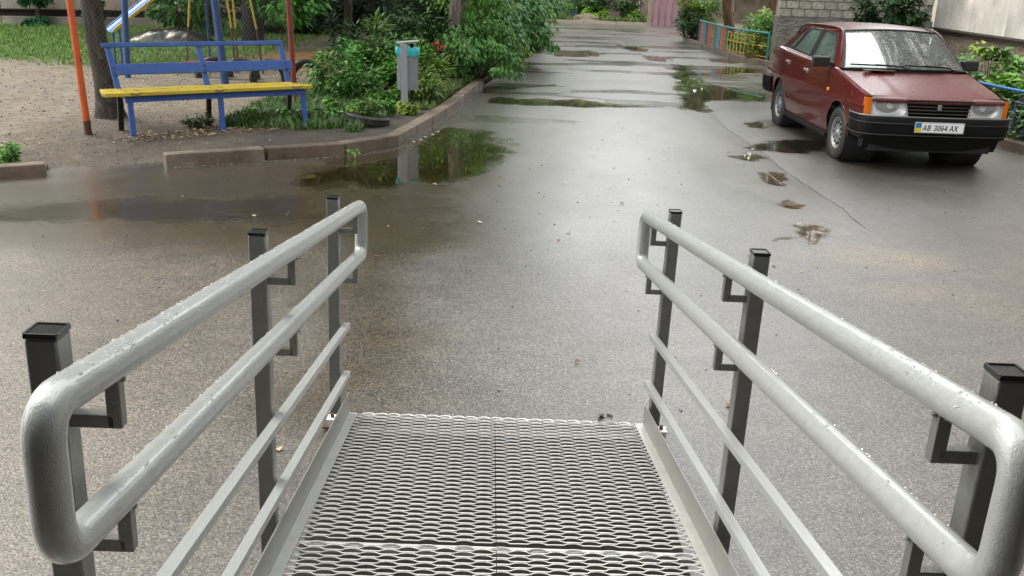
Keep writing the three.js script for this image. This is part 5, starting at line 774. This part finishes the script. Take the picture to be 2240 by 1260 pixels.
  const rw = (a, b) => { const s = a * 2 - 1; return [s * lerp(0.69, 0.55, b), lerp(1.045 + 0.012 * (1 - s * s), 1.375 + 0.03 * (1 - s * s), b), lerp(-2.80, RR - 0.03, b) - 0.05 * (1 - s * s) * (1 - b)]; };
  const rwm = mesh('rear_window', grid(20, 10, rw), glass, car); mesh('rear_window_seal', tube([rw(0, 0), rw(0.5, 0), rw(1, 0), rw(1, 0.5), rw(1, 1), rw(0.5, 1), rw(0, 1), rw(0, 0.5), rw(0, 0)], 0.012, 60, 6), rubberTrim, rwm);
  bodyParts.push(grid(20, 4, (a, b) => { const s = a * 2 - 1; return [s * 0.70, lerp(1.048, 1.04, b) + 0.012 * (1 - s * s), -2.80 - 0.05 * (1 - s * s) * (1 - b) + 0.02 - b * 0.05]; }));
  mesh('sun_shade', [grid(8, 8, (a, b) => { const p = ws(lerp(0.02, lerp(0.335, 0.27, b), a), lerp(0.05, 0.97, b), -0.02); return [p[0], p[1] + 0.003 * Math.sin(a * 22), p[2]]; })], std(0.78, 0.8, 0.81, 0.6), car);
  // wipers
  for (const [a0, a1] of [[0.05, 0.46], [0.47, 0.86]]) {
    const P = (a, b, o) => ws(a, b, o); const pts = [0, 0.33, 0.66, 1].map((k) => P(lerp(a0, a1, k), lerp(0.07, 0.045, k), 0.018));
    const w = mesh('wiper', [tube(pts, 0.009, 16, 6), tube([P(a1 + 0.03, -0.03, 0.03), P(lerp(a0, a1, 0.9), 0.02, 0.035), P(lerp(a0, a1, 0.45), 0.055, 0.03)], 0.008, 14, 6), rod(P(a1 + 0.03, -0.10, 0.0), P(a1 + 0.03, -0.02, 0.04), 0.016, 0.014, 8)], black, car);
  }
  // front: grille, lamps, bumper, plate
  const backG = [box(1.5, 0.24, 0.03, 0, 0.68, 0.685)]; mesh('grille_back', backG, black, car);
  const gr = mesh('grille', [box(0.70, 0.016, 0.03, 0, 0.775, 0.795, 0, 0.004)], trim, car);
  for (let k = 0; k < 4; k++) mesh('grille_slat', grid(18, 4, (a, b) => { const x = (a * 2 - 1) * 0.34, q = b * Math.PI; return [x, 0.742 - k * 0.036 + 0.011 * Math.cos(q), frontU(x) - 0.02 + 0.012 * Math.sin(q)]; }, true), trim, gr);
  mesh('badge', box(0.042, 0.062, 0.012, 0, 0.705, 0.80, 0, 0.006), std(0.35, 0.36, 0.37, 0.3, { metalness: 0.8 }), gr); mesh('badge_mark', box(0.012, 0.04, 0.004, 0, 0.705, 0.8075, 0, 0.001), std(0.6, 0.6, 0.6, 0.2, { metalness: 1 }), gr);
  const lensTex = tex(128, (x, y) => { const v = 0.5 + 0.5 * Math.sin(x * Math.PI * 2 * 14) * 0.7 + 0.15 * Math.sin(y * Math.PI * 8); return [v, v, v]; }, false);
  for (const sd of [-1, 1]) {
    const c = (a, b) => { const xin = lerp(0.318, 0.362, b), xout = 0.688, x = lerp(xin, xout, a), y = lerp(0.608, 0.786, b); return [x, y, frontU(x) - 0.01 + 0.012 * Math.sin(a * Math.PI) * Math.sin(b * Math.PI) - 0.05 * b * 0.25]; };
    const hl = mesh('headlight', grid(20, 14, (a, b) => { const p = c(a, b), q = Math.max(0, 1 - ((a - 0.45) / 0.5) ** 2 - ((b - 0.5) / 0.6) ** 2); return [sd * p[0], p[1], p[2] - 0.022 - 0.085 * q]; }, sd > 0), std(0.9, 0.91, 0.93, 0.3, { metalness: 0.35 }), car);
    mesh('lens', grid(20, 14, (a, b) => { const p = c(a, b); return [sd * p[0], p[1], p[2], a, b]; }, sd > 0), new THREE.MeshPhysicalMaterial({ color: lin(0.93, 0.94, 0.95), roughness: 0.12, transmission: 0.78, thickness: 0, ior: 1.5, bumpMap: lensTex, bumpScale: 0.003 }), hl);
    mesh('bulb', (() => { const s = new THREE.SphereGeometry(0.035, 12, 8); s.translate(sd * 0.49, 0.70, 0.70); return s; })(), std(0.85, 0.86, 0.88, 0.2, { metalness: 0.3 }), hl);
    const bz = []; for (const [a, b] of [[0, 0], [1, 0], [1, 1], [0, 1], [0, 0]]) { const p = c(a, b); bz.push([sd * p[0], p[1], p[2] + 0.002]); } mesh('bezel', [0, 1, 2, 3].map((i) => bar(bz[i], bz[i + 1], 0.012, 0.012, 0.003)), std(0.5, 0.5, 0.5, 0.35, { metalness: 0.6 }), hl);
    const ind = (a, b) => { const q = a * Math.PI / 2, x1 = prof(0.71, 0.7) + 0.003; return [sd * lerp(0.698, x1, Math.sin(q)), lerp(0.608, 0.787, b), lerp(0.695, frontU(0.698) - 0.006, Math.cos(q)) - 0.012 * b * Math.cos(q)]; };
    const il = mesh('indicator', grid(14, 8, (a, b) => { const p = ind(a, b); return [...p, a, b]; }, sd > 0), std(0.62, 0.13, 0.003, 0.2, { bumpMap: lensTex, bumpScale: 0.001 }), car);
    mesh('indicator_back', grid(8, 4, (a, b) => { const p = ind(a, b); return [p[0] - sd * 0.03, p[1], p[2] - 0.03]; }, sd > 0), std(0.6, 0.4, 0.2, 0.3), il);
    mesh('tail_light', box(0.28, 0.2, 0.02, sd * 0.56, 0.8, -3.375, 0, 0.006), std(0.4, 0.02, 0.015, 0.2), car);
  }
  const bumper = (path, prf, n) => { const c = new THREE.CatmullRomCurve3(path.map(([x, z]) => V(x, 0, z)), false, 'catmullrom', 0.4); return grid(n, prf.length - 1, (a, b) => { const p = c.getPointAt(a), t = c.getTangentAt(a), nx = t.z, nz = -t.x, k = prf[Math.round(b * (prf.length - 1))]; return [p.x + nx * k[0], k[1], p.z + nz * k[0]]; }); };
  const bp = [[-0.795, 0.40], [-0.818, 0.47], [-0.822, 0.60], [-0.785, 0.75], [-0.68, 0.825], [-0.4, 0.855], [0, 0.865], [0.4, 0.855], [0.68, 0.825], [0.785, 0.75], [0.822, 0.60], [0.818, 0.47], [0.795, 0.40]].reverse();
  const pf = [[-0.16, 0.598], [-0.03, 0.604], [-0.008, 0.598], [0, 0.585], [0.002, 0.53], [-0.004, 0.45], [-0.012, 0.40], [-0.03, 0.375], [-0.16, 0.365]].map(([o, y]) => [-o * -1, y]);
  const fb = mesh('bumper', toCreasedNormals(bumper(bp, pf, 90), 0.6), std(0.007, 0.007, 0.008, 0.5, { specularIntensity: 0.3 }), car); fb.userData.label = 'black front bumper';
  for (const y of [0.535, 0.415]) mesh('bumper_rib', new THREE.TubeGeometry(new THREE.CatmullRomCurve3(bp.map(([x, z]) => V(x * 1.001, y, z + 0.001))), 80, 0.006, 6), std(0.02, 0.02, 0.021, 0.4), fb);
  mesh('bumper_strip', new THREE.TubeGeometry(new THREE.CatmullRomCurve3(bp.map(([x, z]) => V(x * 0.998, 0.606, z - 0.012))), 80, 0.007, 6), std(0.25, 0.25, 0.25, 0.3, { metalness: 0.6 }), fb);
  mesh('lower_apron', [grid(30, 4, (a, b) => { const x = (a * 2 - 1) * 0.72; return [x, lerp(0.37, 0.235, b), 0.78 - 0.05 * (x / 0.72) ** 2 - 0.07 * b]; }, true)], black, car);
  mesh('bumper', toCreasedNormals(bumper([[-0.80, -2.90], [-0.83, -3.05], [-0.82, -3.28], [-0.72, -3.42], [-0.3, -3.46], [0.3, -3.46], [0.72, -3.42], [0.82, -3.28], [0.83, -3.05], [0.80, -2.90]], pf.map(([o, y]) => [o, y + 0.02]), 60), 0.6), std(0.007, 0.007, 0.008, 0.5, { specularIntensity: 0.3 }), car);
  { const cv = document.createElement('canvas'); cv.width = 1024; cv.height = 222; const g = cv.getContext('2d'); g.fillStyle = '#f4f6f6'; g.fillRect(0, 0, 1024, 222); g.fillStyle = '#2f7fae'; g.fillRect(10, 12, 120, 104); g.fillStyle = '#e8cb2a'; g.fillRect(10, 116, 120, 94); g.fillStyle = '#15171c'; g.font = 'bold 172px sans-serif'; g.textAlign = 'left'; g.textBaseline = 'middle';
    const put = (s, x, w) => { g.save(); g.translate(x, 116); g.transform(1, 0, -0.12, 1, 0, 0); g.scale(w, 1); g.fillText(s, 0, 0); g.restore(); }; put('AB', 158, 0.80); put('3064', 388, 0.78); put('AX', 722, 0.80);
    g.lineWidth = 7; g.strokeStyle = '#2a2d33'; g.strokeRect(6, 6, 1012, 210);
    const t = new THREE.CanvasTexture(cv); t.colorSpace = THREE.SRGBColorSpace;
    const pl = mesh('licence_plate', box(0.52, 0.112, 0.006, 0, 0.505, 0.872, 0, 0.003), std(0.6, 0.6, 0.6, 0.4), car); const f = new THREE.PlaneGeometry(0.512, 0.104); f.translate(0, 0.505, 0.8758); mesh('plate_print', f, std(0.85, 0.85, 0.85, 0.35, { map: t }), pl); }
  // underbody, cabin
  mesh('underbody', [box(1.30, 0.10, 3.9, 0, 0.27, -1.25), box(1.42, 0.34, 0.9, 0, 0.50, 0.1), box(1.3, 0.5, 0.6, 0, 0.62, -3.0)], inner, car);
  mesh('cabin_floor', [box(1.44, 0.05, 2.2, 0, 0.36, -1.45), box(1.40, 0.62, 0.04, 0, 0.66, -0.35), box(1.40, 0.72, 0.05, 0, 0.68, -2.62), box(0.03, 0.5, 2.2, 0.755, 0.7, -1.5), box(0.03, 0.5, 2.2, -0.755, 0.7, -1.5)], inner, car);
  mesh('dashboard', [box(1.36, 0.2, 0.42, 0, 0.90, -0.52, 0, 0.05)], std(0.022, 0.022, 0.024, 0.7), car);
  mesh('steering_wheel', (() => { const g = new THREE.TorusGeometry(0.185, 0.014, 8, 32); g.rotateX(-0.45); g.translate(0.36, 0.98, -0.83); return [g, bar([0.36, 0.98, -0.83], [0.36, 0.88, -0.6], 0.05, 0.05)]; })(), black, car);
  for (const x of [-0.36, 0.36]) { const st = mesh('seat', [box(0.5, 0.16, 0.5, x, 0.56, -1.2, 0, 0.05), (() => { const g = new RoundedBoxGeometry(0.48, 0.62, 0.14, 3, 0.06); g.rotateX(-0.3); g.translate(x, 0.88, -1.5); return g; })()], seatM, car); mesh('headrest', (() => { const g = new RoundedBoxGeometry(0.26, 0.17, 0.1, 3, 0.04); g.rotateX(-0.25); g.translate(x, 1.24, -1.6); return g; })(), seatM, st); }
  mesh('rear_seat', [box(1.3, 0.18, 0.5, 0, 0.55, -2.15, 0, 0.05), (() => { const g = new RoundedBoxGeometry(1.28, 0.6, 0.14, 3, 0.06); g.rotateX(-0.35); g.translate(0, 0.84, -2.45); return g; })()], seatM, car);
  mesh('rear_view_mirror', box(0.22, 0.06, 0.03, 0, 1.31, -0.9, 0, 0.015), black, car);
  mesh('body', bodyParts, paint, car);
  // wheels
  const rimM = std(0.30, 0.31, 0.32, 0.38, { metalness: 0.5 }), dirtR = std(0.028, 0.027, 0.026, 0.6, { bumpMap: grainBump, bumpScale: 0.002 });
  for (const sd of [-1, 1]) for (const c of [0, AX]) {
    const w = new THREE.Group(); w.name = 'wheel'; w.position.set(sd * 0.70, WY, c); if (sd < 0) w.rotation.y = Math.PI; car.add(w);
    const pr = [[0.178, 0.055], [0.19, 0.078], [0.225, 0.088], [0.262, 0.084], [0.281, 0.07], [0.289, 0.05], [0.2925, 0.03], [0.2925, -0.03], [0.289, -0.05], [0.281, -0.07], [0.262, -0.084], [0.225, -0.088], [0.19, -0.078], [0.178, -0.055]].map(([a, b]) => new THREE.Vector2(a, b));
    const tg = new THREE.LatheGeometry(pr, 56); tg.rotateZ(-Math.PI / 2); const tread = []; for (let k = 0; k < 56; k++) for (const off of [-0.045, 0.045]) { const a = (k + (off > 0 ? 0.5 : 0)) / 56 * Math.PI * 2, b = box(0.055, 0.008, 0.019, off, 0.2925, 0); b.rotateX(a); tread.push(b); }
    mesh('tyre', [tg, ...tread], dirtR, w);
    const rp = [[0.183, 0.058], [0.18, 0.072], [0.168, 0.068], [0.160, 0.03], [0.145, 0.028], [0.13, 0.052], [0.10, 0.060], [0.075, 0.048], [0.05, 0.055], [0.034, 0.066], [0.03, 0.078], [0.0, 0.079]].map(([a, b]) => new THREE.Vector2(a, b));
    const rg = new THREE.LatheGeometry(rp, 40); rg.rotateZ(-Math.PI / 2); const r = mesh('rim', rg, rimM, w);
    const holes = [], bolts = []; for (let k = 0; k < 12; k++) { const a = k / 12 * Math.PI * 2, g = new THREE.CylinderGeometry(0.018, 0.018, 0.012, 12); g.rotateZ(Math.PI / 2); g.translate(0.055, Math.cos(a) * 0.118, Math.sin(a) * 0.118); holes.push(g); } for (let k = 0; k < 4; k++) { const a = k / 4 * Math.PI * 2 + 0.4, g = new THREE.CylinderGeometry(0.010, 0.010, 0.014, 6); g.rotateZ(Math.PI / 2); g.translate(0.056, Math.cos(a) * 0.052, Math.sin(a) * 0.052); bolts.push(g); }
    mesh('rim_hole', holes, black, w); mesh('wheel_bolt', bolts, rimM, w);
  }
}

renderer.render(scene, camera);
